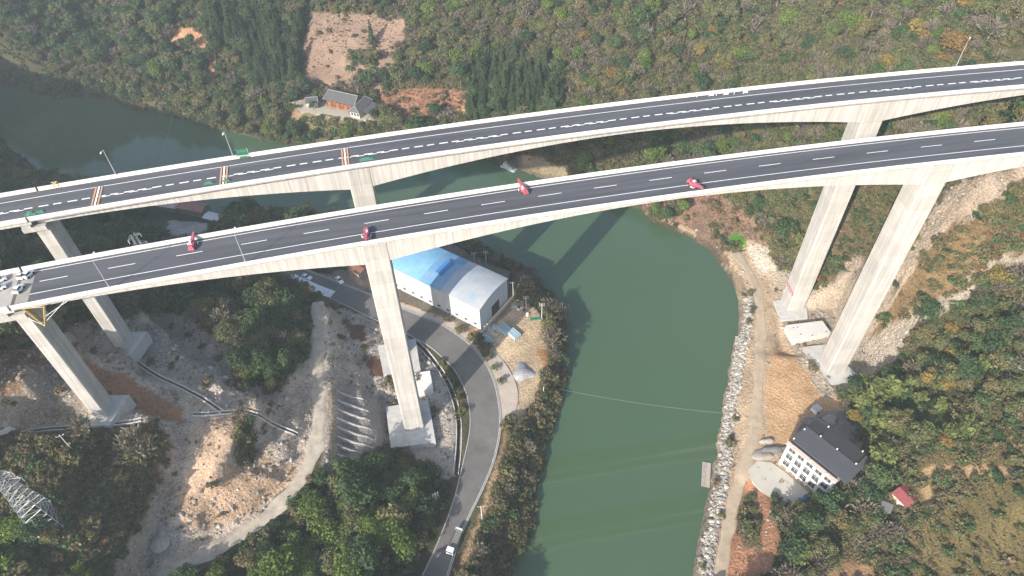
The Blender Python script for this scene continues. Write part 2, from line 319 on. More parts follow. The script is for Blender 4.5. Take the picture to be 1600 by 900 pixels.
ZONES = [
 ([(-500, -500), (340, -500), (340, 60), (400, 130), (470, 215), (300, 230), (-500, 330)], S(95, 92, 66), .1, 'dark'),
 ([(325, -80), (488, -80), (478, 60), (482, 118), (440, 152), (400, 120), (330, 70)], S(80, 85, 60), .1, 'conifer'),
 ([(728, 118), (790, 90), (860, 105), (885, 165), (850, 190), (735, 200)], S(85, 88, 62), .1, 'conifer'),
 ([(180, 130), (420, 150), (600, 190), (560, 230), (430, 240), (300, 210)], S(125, 118, 80), .1, 'bank'),
 ([(483, 20), (570, 22), (640, 32), (634, 72), (612, 130), (592, 152), (545, 140), (470, 132), (474, 70)], S(176, 148, 128), .15, 'sparse'),
 ([(545, 84), (585, 80), (588, 108), (548, 104)], S(120, 115, 85), .1, 'bank'),
 ([(265, 48), (300, 42), (318, 55), (338, 85), (350, 116), (330, 138), (322, 120), (330, 100), (300, 74), (268, 72)], S(218, 165, 125), .1, 'few'),
 ([(380, 100), (402, 112), (400, 130), (385, 118)], S(200, 155, 120), .1, 'few'),
 ([(590, 148), (632, 135), (728, 142), (732, 192), (640, 205), (600, 180)], S(176, 128, 102), .1, 'tufts'),
 ([(682, 168), (728, 170), (726, 184), (690, 182)], S(215, 175, 120), .1, 'few'),
 ([(432, 172), (470, 176), (470, 192), (436, 188)], S(170, 140, 110), .3, 'few'),
 ([(780, 238), (830, 240), (880, 262), (900, 285), (860, 290), (820, 272)], S(165, 148, 120), .2, 'few'),
 ([(1040, 300), (1200, 290), (1330, 290), (1270, 449), (1215, 430), (1190, 400), (1150, 350)], S(120, 112, 80), .2, 'mixed'),
 ([(1000, 322), (1075, 296), (1120, 300), (1185, 352), (1205, 385), (1190, 412), (1130, 385), (1060, 352)], S(172, 138, 118), .2, 'tufts'),
 ([(1040, 300), (1075, 300), (1070, 335), (1045, 340)], S(110, 105, 75), .2, 'bank'),
 ([(1000, 327), (1045, 347), (1075, 355), (1090, 372), (1130, 395), (1150, 385), (1180, 378), (1210, 410), (1218, 470), (1230, 500), (1262, 548), (1300, 600), (1330, 650), (1345, 700), (1290, 780), (1240, 800), (1200, 770), (1165, 745), (1140, 800), (1128, 920), (1080, 920), (1118, 720), (1160, 500), (1140, 425), (1100, 378)], S(212, 186, 155), .25, 'few'),
 ([(1078, 350), (1098, 352), (1112, 378), (1150, 412), (1130, 412), (1092, 380)], S(150, 125, 105), .2, 'few'),
 ([(1118, 362), (1135, 368), (1165, 392), (1150, 398), (1125, 380)], S(110, 115, 80), .2, 'grass'),
 ([(1178, 380), (1202, 388), (1218, 425), (1190, 430), (1170, 400)], S(226, 212, 192), .4, 'few'),
 ([(1140, 372), (1152, 362), (1168, 376), (1167, 388), (1155, 388)], S(96, 150, 52), 0, 'none'),
 ([(1205, 545), (1258, 552), (1300, 606), (1318, 650), (1245, 705), (1206, 700), (1192, 620)], S(220, 180, 138), .15, 'none'),
 ([(1255, 655), (1325, 640), (1345, 690), (1280, 700), (1240, 690)], S(168, 162, 160), .4, 'few'),
 ([(1100, 700), (1135, 690), (1150, 640), (1125, 800), (1120, 920), (1080, 920)], S(210, 195, 178), .7, 'riprap'),
 ([(1147, 500), (1172, 480), (1168, 540), (1150, 620), (1142, 690), (1118, 700), (1130, 600)], S(205, 185, 160), .6, 'riprap'),
 ([(1130, 920), (1145, 800), (1165, 752), (1195, 745), (1215, 800), (1222, 850), (1195, 920)], S(204, 150, 115), .25, 'few'),
 ([(1150, 775), (1178, 770), (1192, 810), (1188, 860), (1160, 850), (1145, 820)], S(140, 125, 92), .15, 'grass'),
 ([(1260, 500), (1268, 445), (1345, 385), (1400, 385), (1400, 470), (1335, 600), (1300, 560), (1300, 500)], S(200, 180, 158), .6, 'rub2'),
 ([(1205, 425), (1300, 430), (1345, 430), (1345, 612), (1285, 622), (1222, 520)], S(205, 188, 166), .6, 'rub2'),
 ([(1300, 440), (1270, 450), (1340, 300), (1410, 292), (1470, 292), (1440, 360), (1400, 440), (1340, 395)], S(135, 118, 88), .3, 'rscrub'),
 ([(1400, 470), (1460, 350), (1480, 300), (1610, 280), (1700, 300), (1700, 420), (1530, 440), (1440, 490), (1340, 560)], S(150, 125, 90), .3, 'rscrub'),
 ([(1442, 360), (1470, 298), (1560, 264), (1640, 250), (1570, 305), (1500, 345), (1440, 395), (1420, 440), (1395, 440)], S(222, 200, 176), .8, 'rub2'),
 ([(1325, 598), (1338, 545), (1380, 520), (1440, 478), (1500, 458), (1518, 425), (1640, 375), (1640, 415), (1560, 445), (1500, 480), (1430, 505), (1400, 560), (1365, 590), (1340, 610)], S(228, 212, 192), .9, 'rub2'),
 ([(1318, 625), (1365, 590), (1400, 560), (1430, 508), (1530, 455), (1750, 440), (1750, 640), (1560, 690), (1450, 720), (1400, 800), (1330, 830), (1250, 900), (1190, 960), (1215, 850), (1245, 790), (1290, 780), (1345, 700)], S(92, 92, 60), .1, 'mixed'),
 ([(1318, 625), (1362, 595), (1440, 600), (1500, 640), (1500, 700), (1380, 690), (1345, 690)], S(85, 92, 55), .1, 'bamboo'),
 ([(1430, 722), (1500, 690), (1600, 660), (1750, 650), (1750, 990), (1300, 990), (1300, 870), (1430, 830)], S(128, 116, 76), .1, 'grass'),
 ([(1440, 730), (1530, 728), (1610, 735), (1610, 742), (1540, 745), (1450, 740), (1448, 760), (1470, 800), (1520, 800), (1460, 800), (1440, 770)], S(205, 172, 130), .1, 'few'),
 ([(1266, 895), (1310, 880), (1370, 880), (1370, 905), (1270, 915)], S(200, 160, 120), .1, 'few'),
 # river's left side
 ([(881, 520), (884, 600), (850, 700), (838, 800), (795, 915), (720, 915), (750, 840), (785, 760), (800, 690), (832, 640), (855, 590), (862, 520), (840, 470), (870, 470)], S(132, 115, 88), .25, 'scrub'),
 ([(745, 515), (798, 468), (838, 480), (856, 505), (862, 560), (846, 600), (832, 645), (800, 655), (788, 620), (775, 570)], S(222, 196, 160), .15, 'few'),
 ([(800, 650), (832, 640), (800, 690), (785, 760), (752, 850), (725, 900), (712, 900), (770, 745), (785, 680)], S(190, 160, 125), .2, 'grass'),
 ([(839, 545), (852, 548), (870, 590), (858, 585), (846, 570)], S(205, 155, 110), .1, 'none'),
 ([(795, 395), (860, 450), (885, 520), (862, 520), (838, 482), (800, 465), (796, 435), (700, 382), (760, 380)], S(110, 100, 80), .2, 'scrub'),
 ([(540, 380), (700, 375), (800, 425), (806, 470), (760, 520), (600, 465), (560, 440)], S(150, 140, 125), .2, 'few'),
 ([(605, 460), (690, 492), (755, 522), (745, 530), (690, 502), (605, 475)], S(190, 150, 118), .1, 'tufts'),
 ([(395, 400), (600, 400), (600, 490), (500, 470)], S(150, 140, 130), .3, 'few'),
 ([(560, 405), (590, 415), (600, 460), (560, 445), (540, 425)], S(205, 175, 145), .3, 'few'),
 ([(495, 475), (560, 490), (640, 525), (700, 600), (722, 680), (712, 745), (690, 760), (610, 705), (560, 725), (512, 775), (500, 700), (508, 560)], S(222, 210, 196), .7, 'rub2'),
 ([(515, 600), (530, 595), (605, 625), (612, 720), (525, 720)], S(176, 168, 160), .3, 'none'),
 ([(575, 552), (602, 556), (612, 588), (585, 592), (572, 575)], S(120, 86, 68), .1, 'none'),
 ([(540, 500), (570, 512), (572, 535), (545, 530)], S(128, 95, 75), .3, 'few'),
 ([(510, 600), (522, 600), (525, 650), (520, 720), (512, 700)], S(215, 190, 165), .5, 'few'),
 # the cut slopes on the left
 ([(-100, 540), (120, 500), (210, 490), (300, 470), (400, 560), (480, 480), (500, 520), (496, 690), (470, 740), (400, 812), (300, 868), (200, 930), (160, 900), (230, 790), (270, 700), (240, 660), (-100, 690)], S(228, 208, 188), .65, 'rub2'),
 ([(-100, 560), (90, 530), (140, 600), (60, 600), (-100, 660)], S(180, 142, 112), .5, 'rub2'),
 ([(120, 560), (200, 590), (290, 640), (285, 665), (200, 640), (120, 600)], S(190, 140, 105), .3, 'few'),
 ([(305, 640), (322, 660), (335, 700), (318, 760), (290, 830), (262, 880), (248, 870), (276, 800), (284, 740), (292, 690)], S(220, 198, 174), .2, 'few'),
 ([(205, 520), (290, 490), (335, 530), (372, 570), (380, 620), (350, 640), (300, 600), (225, 575)], S(222, 206, 194), .9, 'rub'),
 ([(40, 570), (120, 570), (130, 660), (60, 650), (30, 610)], S(206, 190, 175), .9, 'rub'),
 ([(330, 640), (400, 640), (400, 690), (330, 740), (290, 790), (270, 800), (300, 720), (320, 690)], S(224, 194, 166), .3, 'few'),
 ([(310, 760), (400, 700), (470, 740), (400, 800), (310, 830), (270, 800)], S(212, 178, 148), .55, 'rub2'),
 ([(225, 850), (245, 822), (290, 825), (275, 870), (240, 880)], S(205, 200, 196), 1, 'rub'),
 ([(95, 330), (560, 330), (560, 420), (470, 432), (490, 480), (480, 560), (445, 590), (425, 615), (375, 600), (372, 545), (290, 490), (200, 480), (130, 470), (60, 440)], S(70, 76, 50), .1, 'dark'),
 ([(-200, 330), (95, 340), (60, 420), (120, 500), (80, 540), (-200, 560)], S(78, 80, 54), .1, 'dark'),
 ([(368, 660), (400, 650), (400, 720), (375, 730)], S(110, 100, 75), .1, 'bank'),
 ([(265, 345), (325, 345), (335, 365), (300, 380), (265, 372)], S(190, 185, 180), .1, 'none'),
 ([(-200, 678), (160, 672), (245, 660), (268, 700), (230, 780), (160, 930), (-200, 1000)], S(112, 92, 70), .2, 'scrub'),
 ([(-200, 780), (60, 830), (130, 850), (150, 930), (-200, 1000)], S(85, 82, 56), .1, 'grove'),
 ([(300, 930), (350, 862), (415, 815), (482, 752), (520, 742), (560, 722), (610, 700), (690, 740), (706, 760), (680, 840), (650, 930)], S(70, 72, 46), .1, 'grove'),
 ([(455, 160), (480, 155), (575, 165), (580, 190), (470, 178)], S(205, 192, 172), .1, 'none'),
 ([(-300, 225), (20, 243), (62, 285), (85, 300), (60, 340), (-300, 360)], S(82, 84, 58), .1, 'dark'),
]
tu, tv, td = px(np.c_[TX, TY, H])
ju = tu + 7 * vnoise(TX, TY, 5, 21) + 5 * vnoise(TX, TY, 2.1, 22); jv = tv + 6 * vnoise(TX, TY, 5, 23) + 5 * vnoise(TX, TY, 2.1, 24)
CL = np.tile(np.array(S(104, 98, 72)), (len(TX), 1)); RK = np.full(len(TX), .15); ZI = np.zeros(len(TX), int); ZN = ['hill']
ok = td > 5
for poly, c, rk, vg in ZONES:
    i = inpoly(ju, jv, poly) & ok
    if vg not in ZN: ZN.append(vg)
    CL[i] = c; RK[i] = rk; ZI[i] = ZN.index(vg)
i = (sd < 1.6) & (sd > -4); CL[i] = CL[i] * .45 + np.array(S(110, 100, 82)) * .25                      # wet silt at the water's edge
i = (sd > 0) & (sd < 4.2) & (TX > 38) & (TY < 195); CL[i] = S(190, 172, 150); RK[i] = .7; ZI[i] = ZN.index('riprap') if 'riprap' in ZN else 0
far_road = (segdist(TX, TY, RC)[0] > 11) & (sd > 7)
for tr_ in (TRACK, RTRACK, CUT): far_road &= segdist(TX, TY, np.array([at(*p)[:2] for p in tr_]))[0] > 5
for P_, xx, c in ((FP, -34.7, -1.3), (FP, 116.6, -1.3), (FP, -115.6, -1.3), (BP, -42.2, 1.1), (BP, 111.4, 1.1), (BP, -123.9, 1.1)):
    q = curve(P_, xx, c); far_road &= np.hypot(TX - q[0], TY - q[1]) > 11
for pl in ([(206, 560), (250, 591), (288, 608), (348, 645)], [(-20, 680), (40, 675), (168, 665), (222, 657)], [(303, 649), (352, 646), (402, 650), (465, 680)]): far_road &= segdist(tu, tv, pl)[0] > 9
rr_ = 1 - np.abs(2 * vnoise(TX, TY, 7, 51)) * 2; r2_ = 1 - np.abs(2 * vnoise(TX * .8 + TY * .6, TY * .5 - TX * .5, 3.1, 52)) * 2
H += np.where(far_road & (H > 9.8), (RK > .45) * (2.3 * (rr_ - .4) + 1.1 * (r2_ - .4)) * np.clip((H - 9.8) / 6, 0, 1) * (1 - .5 * bw), 0)
HG = H.reshape(XX.shape)
hz = 1 + .35 * vnoise(TX, TY, 30, 31) + .3 * vnoise(TX, TY, 9, 32); CL = CL * hz[:, None]
rgb = np.c_[CL, RK].astype(np.float32)

def grid_mesh(name, X, Y, Z, nx, ny):
    me = bpy.data.meshes.new(name); n = nx * ny; me.vertices.add(n)
    me.vertices.foreach_set('co', np.c_[X, Y, Z].astype(np.float32).ravel())
    i, j = np.meshgrid(np.arange(nx - 1), np.arange(ny - 1), indexing='ij'); a = (i * ny + j).ravel()
    q = np.c_[a, a + ny, a + ny + 1, a + 1]; me.loops.add(q.size); me.polygons.add(len(q))
    me.loops.foreach_set('vertex_index', q.ravel().astype(np.int32)); me.polygons.foreach_set('loop_start', np.arange(0, q.size, 4, dtype=np.int32))
    me.polygons.foreach_set('use_smooth', np.ones(len(q), bool)); me.update(); return me
def ground_material():
    mt = bpy.data.materials.new('ground'); mt.use_nodes = True; N = mt.node_tree.nodes; L = mt.node_tree.links; b = N['Principled BSDF']
    b.inputs['Roughness'].default_value = .95; b.inputs['Specular IOR Level'].default_value = .15
    a = N.new('ShaderNodeAttribute'); a.attribute_name = 'Cover'; g = N.new('ShaderNodeNewGeometry')
    def noise(s, det=6, r=.65):
        n = N.new('ShaderNodeTexNoise'); n.inputs['Scale'].default_value = s; n.inputs['Detail'].default_value = det; n.inputs['Roughness'].default_value = r
        L.new(g.outputs['Position'], n.inputs[0]); return n.outputs[0]
    def mrange(s, a0, a1, b0, b1):
        m = N.new('ShaderNodeMapRange'); L.new(s, m.inputs[0])
        for k, v in zip((1, 2, 3, 4), (a0, a1, b0, b1)): m.inputs[k].default_value = v
        return m.outputs[0]
    def math_(op, x, y):
        m = N.new('ShaderNodeMath'); m.operation = op
        for k, v in ((0, x), (1, y)):
            if isinstance(v, (int, float)): m.inputs[k].default_value = v
            else: L.new(v, m.inputs[k])
        return m.outputs[0]
    big = mrange(noise(.12), .3, .7, .72, 1.25); fine = mrange(noise(1.7), .3, .7, .55, 1.42)
    vm = N.new('ShaderNodeVectorMath'); vm.operation = 'SCALE'; L.new(a.outputs['Color'], vm.inputs[0]); L.new(math_('MULTIPLY', big, fine), vm.inputs['Scale'])
    vo = N.new('ShaderNodeTexVoronoi'); vo.inputs['Scale'].default_value = 1.1; L.new(g.outputs['Position'], vo.inputs[0])
    stone = math_('MULTIPLY', mrange(vo.outputs[0], .22, .32, 1, 0), mrange(noise(.5), .42, .58, 0, 1))
    stone = math_('MULTIPLY', stone, a.outputs['Alpha'])
    mx = N.new('ShaderNodeMix'); mx.data_type = 'RGBA'; L.new(stone, mx.inputs[0]); L.new(vm.outputs[0], mx.inputs[6]); mx.inputs[7].default_value = (.42, .40, .37, 1)
    L.new(mx.outputs[2], b.inputs['Base Color'])
    bp = N.new('ShaderNodeBump'); bp.inputs['Distance'].default_value = 1.6; L.new(mrange(a.outputs['Alpha'], 0, 1, .35, 1.0), bp.inputs['Strength'])
    hsum = math_('ADD', noise(.9, 8, .75), math_('MULTIPLY', vo.outputs[0], -.35)); L.new(hsum, bp.inputs['Height']); L.new(bp.outputs[0], b.inputs['Normal'])
    return mt
me = grid_mesh('ground', TX, TY, H, len(GX), len(GY)); me.materials.append(ground_material())
ca = me.color_attributes.new('Cover', 'FLOAT_COLOR', 'POINT'); ca.data.foreach_set('color', rgb.ravel())
link('ground', me, kind='structure')

# ------------------------------------------------------------------ river
wm = bpy.data.materials.new('river_water'); wm.use_nodes = True; N = wm.node_tree.nodes; L = wm.node_tree.links; b = N['Principled BSDF']
b.inputs['Roughness'].default_value = .04; b.inputs['IOR'].default_value = 1.33; b.inputs['Specular IOR Level'].default_value = .95
g = N.new('ShaderNodeNewGeometry'); nz = N.new('ShaderNodeTexNoise'); nz.inputs['Scale'].default_value = .018; nz.inputs['Detail'].default_value = 3; L.new(g.outputs['Position'], nz.inputs[0])
mx = N.new('ShaderNodeMix'); mx.data_type = 'RGBA'; L.new(nz.outputs[0], mx.inputs[0])
mx.inputs[6].default_value = (.048, .087, .046, 1); mx.inputs[7].default_value = (.060, .103, .055, 1); L.new(mx.outputs[2], b.inputs['Base Color'])
n2 = N.new('ShaderNodeTexNoise'); n2.inputs['Scale'].default_value = .9; n2.inputs['Detail'].default_value = 4; L.new(g.outputs['Position'], n2.inputs[0])
bp = N.new('ShaderNodeBump'); bp.inputs['Strength'].default_value = .05; bp.inputs['Distance'].default_value = .08; L.new(n2.outputs[0], bp.inputs['Height']); L.new(bp.outputs[0], b.inputs['Normal'])
wx = axis(-300, 120, 30, -4800, 4800); wy = axis(40, 440, 30, -4800, 5800); A, B = np.meshgrid(wx, wy, indexing='ij')
me = grid_mesh('water', A.ravel(), B.ravel(), A.ravel() * 0, len(wx), len(wy)); me.materials.append(wm); link('water', me, kind='structure')

# ------------------------------------------------------------------ road, tracks, kerbs
def strip_between(A, B, dz, cols=6, ground=True, z=None):
    mb = MB(); n = len(A); V = []
    for a, b_ in zip(A, B):
        for k in range(cols):
            p = a + (b_ - a) * k / (cols - 1); V.append((p[0], p[1], (gz(p[0], p[1]) if z is None else z) + dz))
    return mb.add(V, [(i * cols + k, i * cols + k + 1, (i + 1) * cols + k + 1, (i + 1) * cols + k) for i in range(n - 1) for k in range(cols - 1)])
def wall_along(P, w, z0, z1, closed=False):
    """a low wall of width w that follows the polyline P"""
    P = np.asarray(P, float); T = np.gradient(P[:, :2], axis=0); T /= np.linalg.norm(T, axis=1)[:, None]; Nn = np.c_[-T[:, 1], T[:, 0]]
    mb = MB(); V = []; n = len(P)
    for i in range(n):
        a = z0[i] if hasattr(z0, '__len__') else z0; c = z1[i] if hasattr(z1, '__len__') else z1
        for s, z in ((-1, a), (1, a), (1, c), (-1, c)): V.append((P[i, 0] + s * w / 2 * Nn[i, 0], P[i, 1] + s * w / 2 * Nn[i, 1], z))
    F = [(4 * i + k, 4 * i + (k + 1) % 4, 4 * i + 4 + (k + 1) % 4, 4 * i + 4 + k) for i in range(n - 1) for k in range(4)]
    return mb.add(V, F + [(0, 1, 2, 3), (4 * n - 1, 4 * n - 2, 4 * n - 3, 4 * n - 4)])
ASPH = mat('road_asphalt', (.125, .118, .112), .9, .24, 6.0, .1, .2, stretch=(1, 1, 1))
part('river_road', strip_between(RL, RR, .12, 8, z=8.75), ASPH, None, kind='structure')
def offs(P, d):
    T = np.gradient(P, axis=0); T /= np.linalg.norm(T, axis=1)[:, None]; return P + d * np.c_[-T[:, 1], T[:, 0]]
sgn = 1 if np.dot(offs(RL, 1)[50] - RL[50], RR[50] - RL[50]) > 0 else -1
part('edge_line', strip_between(offs(RR, -sgn * .25), offs(RR, -sgn * .42), .128, 2, z=8.75), mat('worn_line_paint', (.5, .5, .48), .8, .3, 1.5), None, kind='structure')
part('kerb', wall_along(offs(RR, sgn * .16), .3, 8.5, 8.99), mat('kerb_concrete', (.36, .34, .32), .9, .15, 1), None, kind='structure')
part('kerb', wall_along(offs(RL, -sgn * .16)[:140], .3, 8.5, 9.0), MATS['kerb_concrete'], None, kind='structure')
AP_R = [(620, 470), (680, 491), (715, 505), (750, 530), (790, 565), (812, 610), (806, 650), (790, 660), (784, 672)]
AP_L = [(616, 476), (680, 500), (712, 520), (737, 537), (762, 567), (777, 600), (783, 636), (783, 655), (783, 672)]
part('concrete_apron', strip_between(res(AP_L, 8.8, 60), res(AP_R, 8.8, 60), .03, 6, z=8.76), mat('apron_concrete', S(212, 198, 182, .6), .9, .12, 3, .1), None, kind='structure')
def draped(name, ctr, w, dz, mt):
    P = np.array([at(*p)[:2] for p in ctr]); s = np.r_[0, np.cumsum(np.linalg.norm(np.diff(P, axis=0), axis=1))]; n = int(s[-1] / 1.5); t = np.linspace(0, s[-1], n)
    Q = np.c_[np.interp(t, s, P[:, 0]), np.interp(t, s, P[:, 1])]
    for _ in range(8): Q[1:-1] = (Q[:-2] + 2 * Q[1:-1] + Q[2:]) / 4
    j = np.array([w / 2 * (1 + .25 * math.sin(k * .7) * math.sin(k * .23 + 1)) for k in range(n)]); T = np.gradient(Q, axis=0); T /= np.linalg.norm(T, axis=1)[:, None]; Nn = np.c_[-T[:, 1], T[:, 0]]
    mb = MB(); V = []; c = 7
    for i in range(n):
        for k in range(c):
            o = (k / (c - 1) * 2 - 1) * j[i]; p = Q[i] + Nn[i] * o; V.append((p[0], p[1], gz(p[0], p[1]) + (dz if 0 < k < c - 1 else -.25)))
    mb.add(V, [(i * c + k, i * c + k + 1, (i + 1) * c + k + 1, (i + 1) * c + k) for i in range(n - 1) for k in range(c - 1)])
    return part(name, mb, mt, None, smooth=True, kind='structure')
draped('dirt_track', TRACK, 5.6, .16, mat('pale_track', S(206, 194, 176, .6), .95, .25, 2.2, .3))
draped('dirt_track', RTRACK, 4.8, .14, mat('grey_track', S(206, 186, 160, .6), .95, .2, 2.5, .3))
# roadside ditch with concrete walls
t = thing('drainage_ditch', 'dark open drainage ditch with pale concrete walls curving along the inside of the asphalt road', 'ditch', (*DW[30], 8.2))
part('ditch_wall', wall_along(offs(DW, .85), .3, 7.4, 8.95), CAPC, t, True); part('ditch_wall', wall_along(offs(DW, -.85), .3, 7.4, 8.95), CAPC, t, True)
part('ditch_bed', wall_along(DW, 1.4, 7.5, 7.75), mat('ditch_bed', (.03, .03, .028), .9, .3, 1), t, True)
# road on the far left bank
fr = np.array([at(-40, 222, 10)[:2], at(0, 252, 10)[:2], at(28, 280, 10)[:2], at(50, 304, 10)[:2], at(75, 335, 10)[:2], at(110, 360, 12)[:2]])
nn = offs(fr, 3.2); n_ = offs(fr, -3.2)
part('bank_road', strip_between(nn, n_, .5, 4), mat('old_asphalt', (.22, .21, .20), .9, .2, 3), None, kind='structure')

# ------------------------------------------------------------------ the two viaducts
def depth(x, p1, p2):
    mid = (p1 + p2) / 2; half = (p2 - p1) / 2
    if x < p1: t = max(0, (x - (p1 - 76)) / 76)
    elif x > p2: t = max(0, ((p2 + 76) - x) / 76)
    else: t = abs(x - mid) / half
    return 3.6 + 6.4 * min(t, 1) ** 1.9
def sweep(P, xs, prof):
    """prof(x) -> list of (offset from the lane line, height over the deck); closed section swept along the bridge"""
    mb = MB(); V = []; k = None
    for x in xs:
        pr = prof(x); k = len(pr)
        for o, z in pr:
            q = curve(P, x, o); V.append((q[0], q[1], deckz(x) + z))
    n = len(xs)
    F = [(i * k + j, (i + 1) * k + j, (i + 1) * k + (j + 1) % k, i * k + (j + 1) % k) for i in range(n - 1) for j in range(k)]
    return mb.add(V, F + [tuple(range(k)), tuple(range((n - 1) * k, n * k))[::-1]])
ASPB = mat('deck_asphalt', (.070, .072, .081), .82, .30, 1.6, stretch=(.03, 1, 1), turn=.165)
LINE = mat('lane_paint', (.72, .73, .74), .6, .05, 1)
JOINT = mat('expansion_joint', (.09, .08, .07), .9, .2, 1)
def viaduct(name, label, P, lo, hi, near_in, far_in, x1, x2, xs_pier, left_end, bases, asph0, lines, dash):
    c = (lo + hi) / 2; hw = (hi - lo) / 2
    p0 = curve(P, x1, c); t = thing(name, label, 'bridge', (p0[0], p0[1], 9.0))
    def prof(x):
        D = depth(x, x1, x2)
        return [(c - hw, -.10), (c - hw, -.36), (c - 3.35, -.85), (c - 3.3, -D), (c + 3.3, -D), (c + 3.35, -.85), (c + hw, -.36), (c + hw, -.10)]
    edges = np.arange(left_end, 192, 4.5)
    for a, b_ in zip(edges[:-1], edges[1:]):
        g = .018
        part('girder_segment', sweep(P, [a + g, (a + b_) / 2, b_ - g], prof), GIRD, t, True)
    for sgn_, o0, o1 in ((-1, lo, near_in), (1, hi, far_in)):
        def pp(x):
            a, b_ = o0, o1
            return [(a, -.42), (a, .95), (a - sgn_ * .06, 1.05), (a + (b_ - a) * .45, 1.05), (a + (b_ - a) * .6, .9), (a + (b_ - a) * .75, .3), (b_, .12), (b_, -.095)]
        for a, b_ in zip(edges[:-1], edges[1:]):
            part('parapet', sweep(P, [a + .02, (a + b_) / 2, b_ - .02], pp), PARA, t, True)
    xs = np.arange(asph0, 192, 2.0)
    if asph0 > left_end: part('deck_surface', sweep(P, np.arange(left_end, asph0 + 4, 1.5), lambda x: [(near_in + .01, -.09), (near_in + .01, -.012), (far_in - .01, -.012), (far_in - .01, -.09)]), mat('bare_deck_concrete', (.27, .25, .22), .9, .12, 2.0), t, True)
    part('road_surface', sweep(P, xs, lambda x: [(near_in + .01, -.09), (near_in + .01, 0), (far_in - .01, 0), (far_in - .01, -.09)]), ASPB, t, True)
    for o, w in lines:
        part('edge_line', sweep(P, xs, lambda x: [(o - w / 2, -.004), (o - w / 2, .006), (o + w / 2, .006), (o + w / 2, -.004)]), LINE, t, True)
    dash(t, P)
    for k, (xp, w, zb, head) in enumerate(bases):
        ctr = curve(P, xp, c); T = curve(P, xp + .5, c) - curve(P, xp - .5, c); ang = math.atan2(T[1], T[0])
        top = deckz(xp) - (depth(xp, x1, x2) if not head else 5.0)
        mb = MB(); hw_, hd = w / 2, 3.45; e = .35; ca, sa = math.cos(ang), math.sin(ang)
        pl = [(-hw_ + e, -hd), (hw_ - e, -hd), (hw_, -hd + e), (hw_, hd - e), (hw_ - e, hd), (-hw_ + e, hd), (-hw_, hd - e), (-hw_, -hd + e)]
        pl = [(ctr[0] + x * ca - y * sa, ctr[1] + x * sa + y * ca) for x, y in pl]
        mb.prism(pl, zb - 3, top + (6.0 if not head else 0))
        pier = part('pier', mb, CONC, t, True)
        if not head:           # solid block of the pier inside the haunch, a little proud of the webs
            m2 = MB(); m2.prism(pl, top + 5.95, deckz(xp) - .86)
            m2.v = [(x - t.location.x, y - t.location.y, z - t.location.z) for x, y, z in m2.v]; part('pier_head', m2, CONC, pier)
        else:                  # transition pier: cap with a notch that carries the end of the deep girder and the shallow approach beams
            m2 = MB()
            def bx(cx, cy, z0, z1, lx, ly): m2.box((ctr[0] + cx * ca - cy * sa, ctr[1] + cx * sa + cy * ca, (z0 + z1) / 2), (lx, ly, z1 - z0), ang)
            bx(-1.1, 0, top, top + 1.4, 5.8, 9.6); bx(-2.6, 0, top + 1.4, top + 2.6, 2.2, 9.6); bx(1.2, -2.6, top + 1.4, top + 1.75, 1.0, 1.0); bx(1.2, 2.6, top + 1.4, top + 1.75, 1.0, 1.0)
            o = part('pier_cap', m2, CONC, t, True)
    # shallow approach spans left of the joint
    for xa, xb in ((left_end - 18.4, left_end - .5), (left_end - 36.8, left_end - 18.9), (left_end - 55, left_end - 37.3)):
        part('approach_slab', sweep(P, np.linspace(xa, xb, 10), lambda x: [(c - hw, -.02), (c - hw, -.35), (c + hw, -.35), (c + hw, -.02)]), mat('approach_deck_concrete', (.33, .31, .28), .9, .15, 2.0), t, True)
        for o in (-4.6, -1.6, 1.6, 4.6):
            part('approach_beam', sweep(P, np.linspace(xa, xb, 5), lambda x: [(c + o - .75, -.36), (c + o - .75, -2.1), (c + o + .75, -2.1), (c + o + .75, -.36)]), GIRD, t, True)
        for s_, oo in ((-1, lo), (1, hi)):
            part('parapet', sweep(P, np.linspace(xa, xb, 6), lambda x: [(oo, -.4), (oo, 1.02), (oo - s_ * .3, 1.02), (oo - s_ * .5, .1), (oo - s_ * .5, -.03)]), PARA, t, True)
    part('expansion_joint', sweep(P, [left_end - .5, left_end + .25], lambda x: [(c - hw + .55, -.5), (c - hw + .55, .004), (c + hw - .55, .004), (c + hw - .55, -.5)]), JOINT, t, True)
    return t
def long_dashes(t, P):
    s = [-110.1, -95.4, -80.3, -65.5, -50.8, -36.2, -21.6, -7.2, 7.4, 21.9, 36.6, 51.3, 66.2, 81.1, 96.1, 111.3, 126.4, 141.6, 156.8, 172.0]
    for x in s:
        part('lane_dash', sweep(P, [x, x + 3, x + 6], lambda q: [(-.09, -.004), (-.09, .008), (.09, .008), (.09, -.004)]), LINE, t, True)
def short_dashes(t, P):
    x = -140.0; k = 0
    while x < 185:
        part('lane_dash', sweep(P, [x, x + 2.0 + .35 * (k % 2)], lambda q: [(-.2, -.004), (-.2, .008), (.2, .008), (.2, -.004)]), LINE, t, True)
        if k % 9 in (0, 1, 2, 3):        # the stretches where a second, offset row makes the line look doubled
            part('lane_dash', sweep(P, [x + 1.2, x + 3.4], lambda q: [(-.52, -.004), (-.52, .007), (-.24, .007), (-.24, -.004)]), LINE, t, True)
        x += 3.45; k += 1
FRONT = viaduct('road_bridge', 'near concrete viaduct carrying the two lane road with long white lane dashes and red machines', FP, -7.9, 5.3, -7.4, 4.8, -34.9, 116.6, None, -114.5,
                [(-115.6, 3.5, 49.5, True), (-34.7, 6.5, 9.4, False), (116.6, 7.2, 3.6, False)], -111.5, [(-3.9, .18), (3.9, .18)], long_dashes)
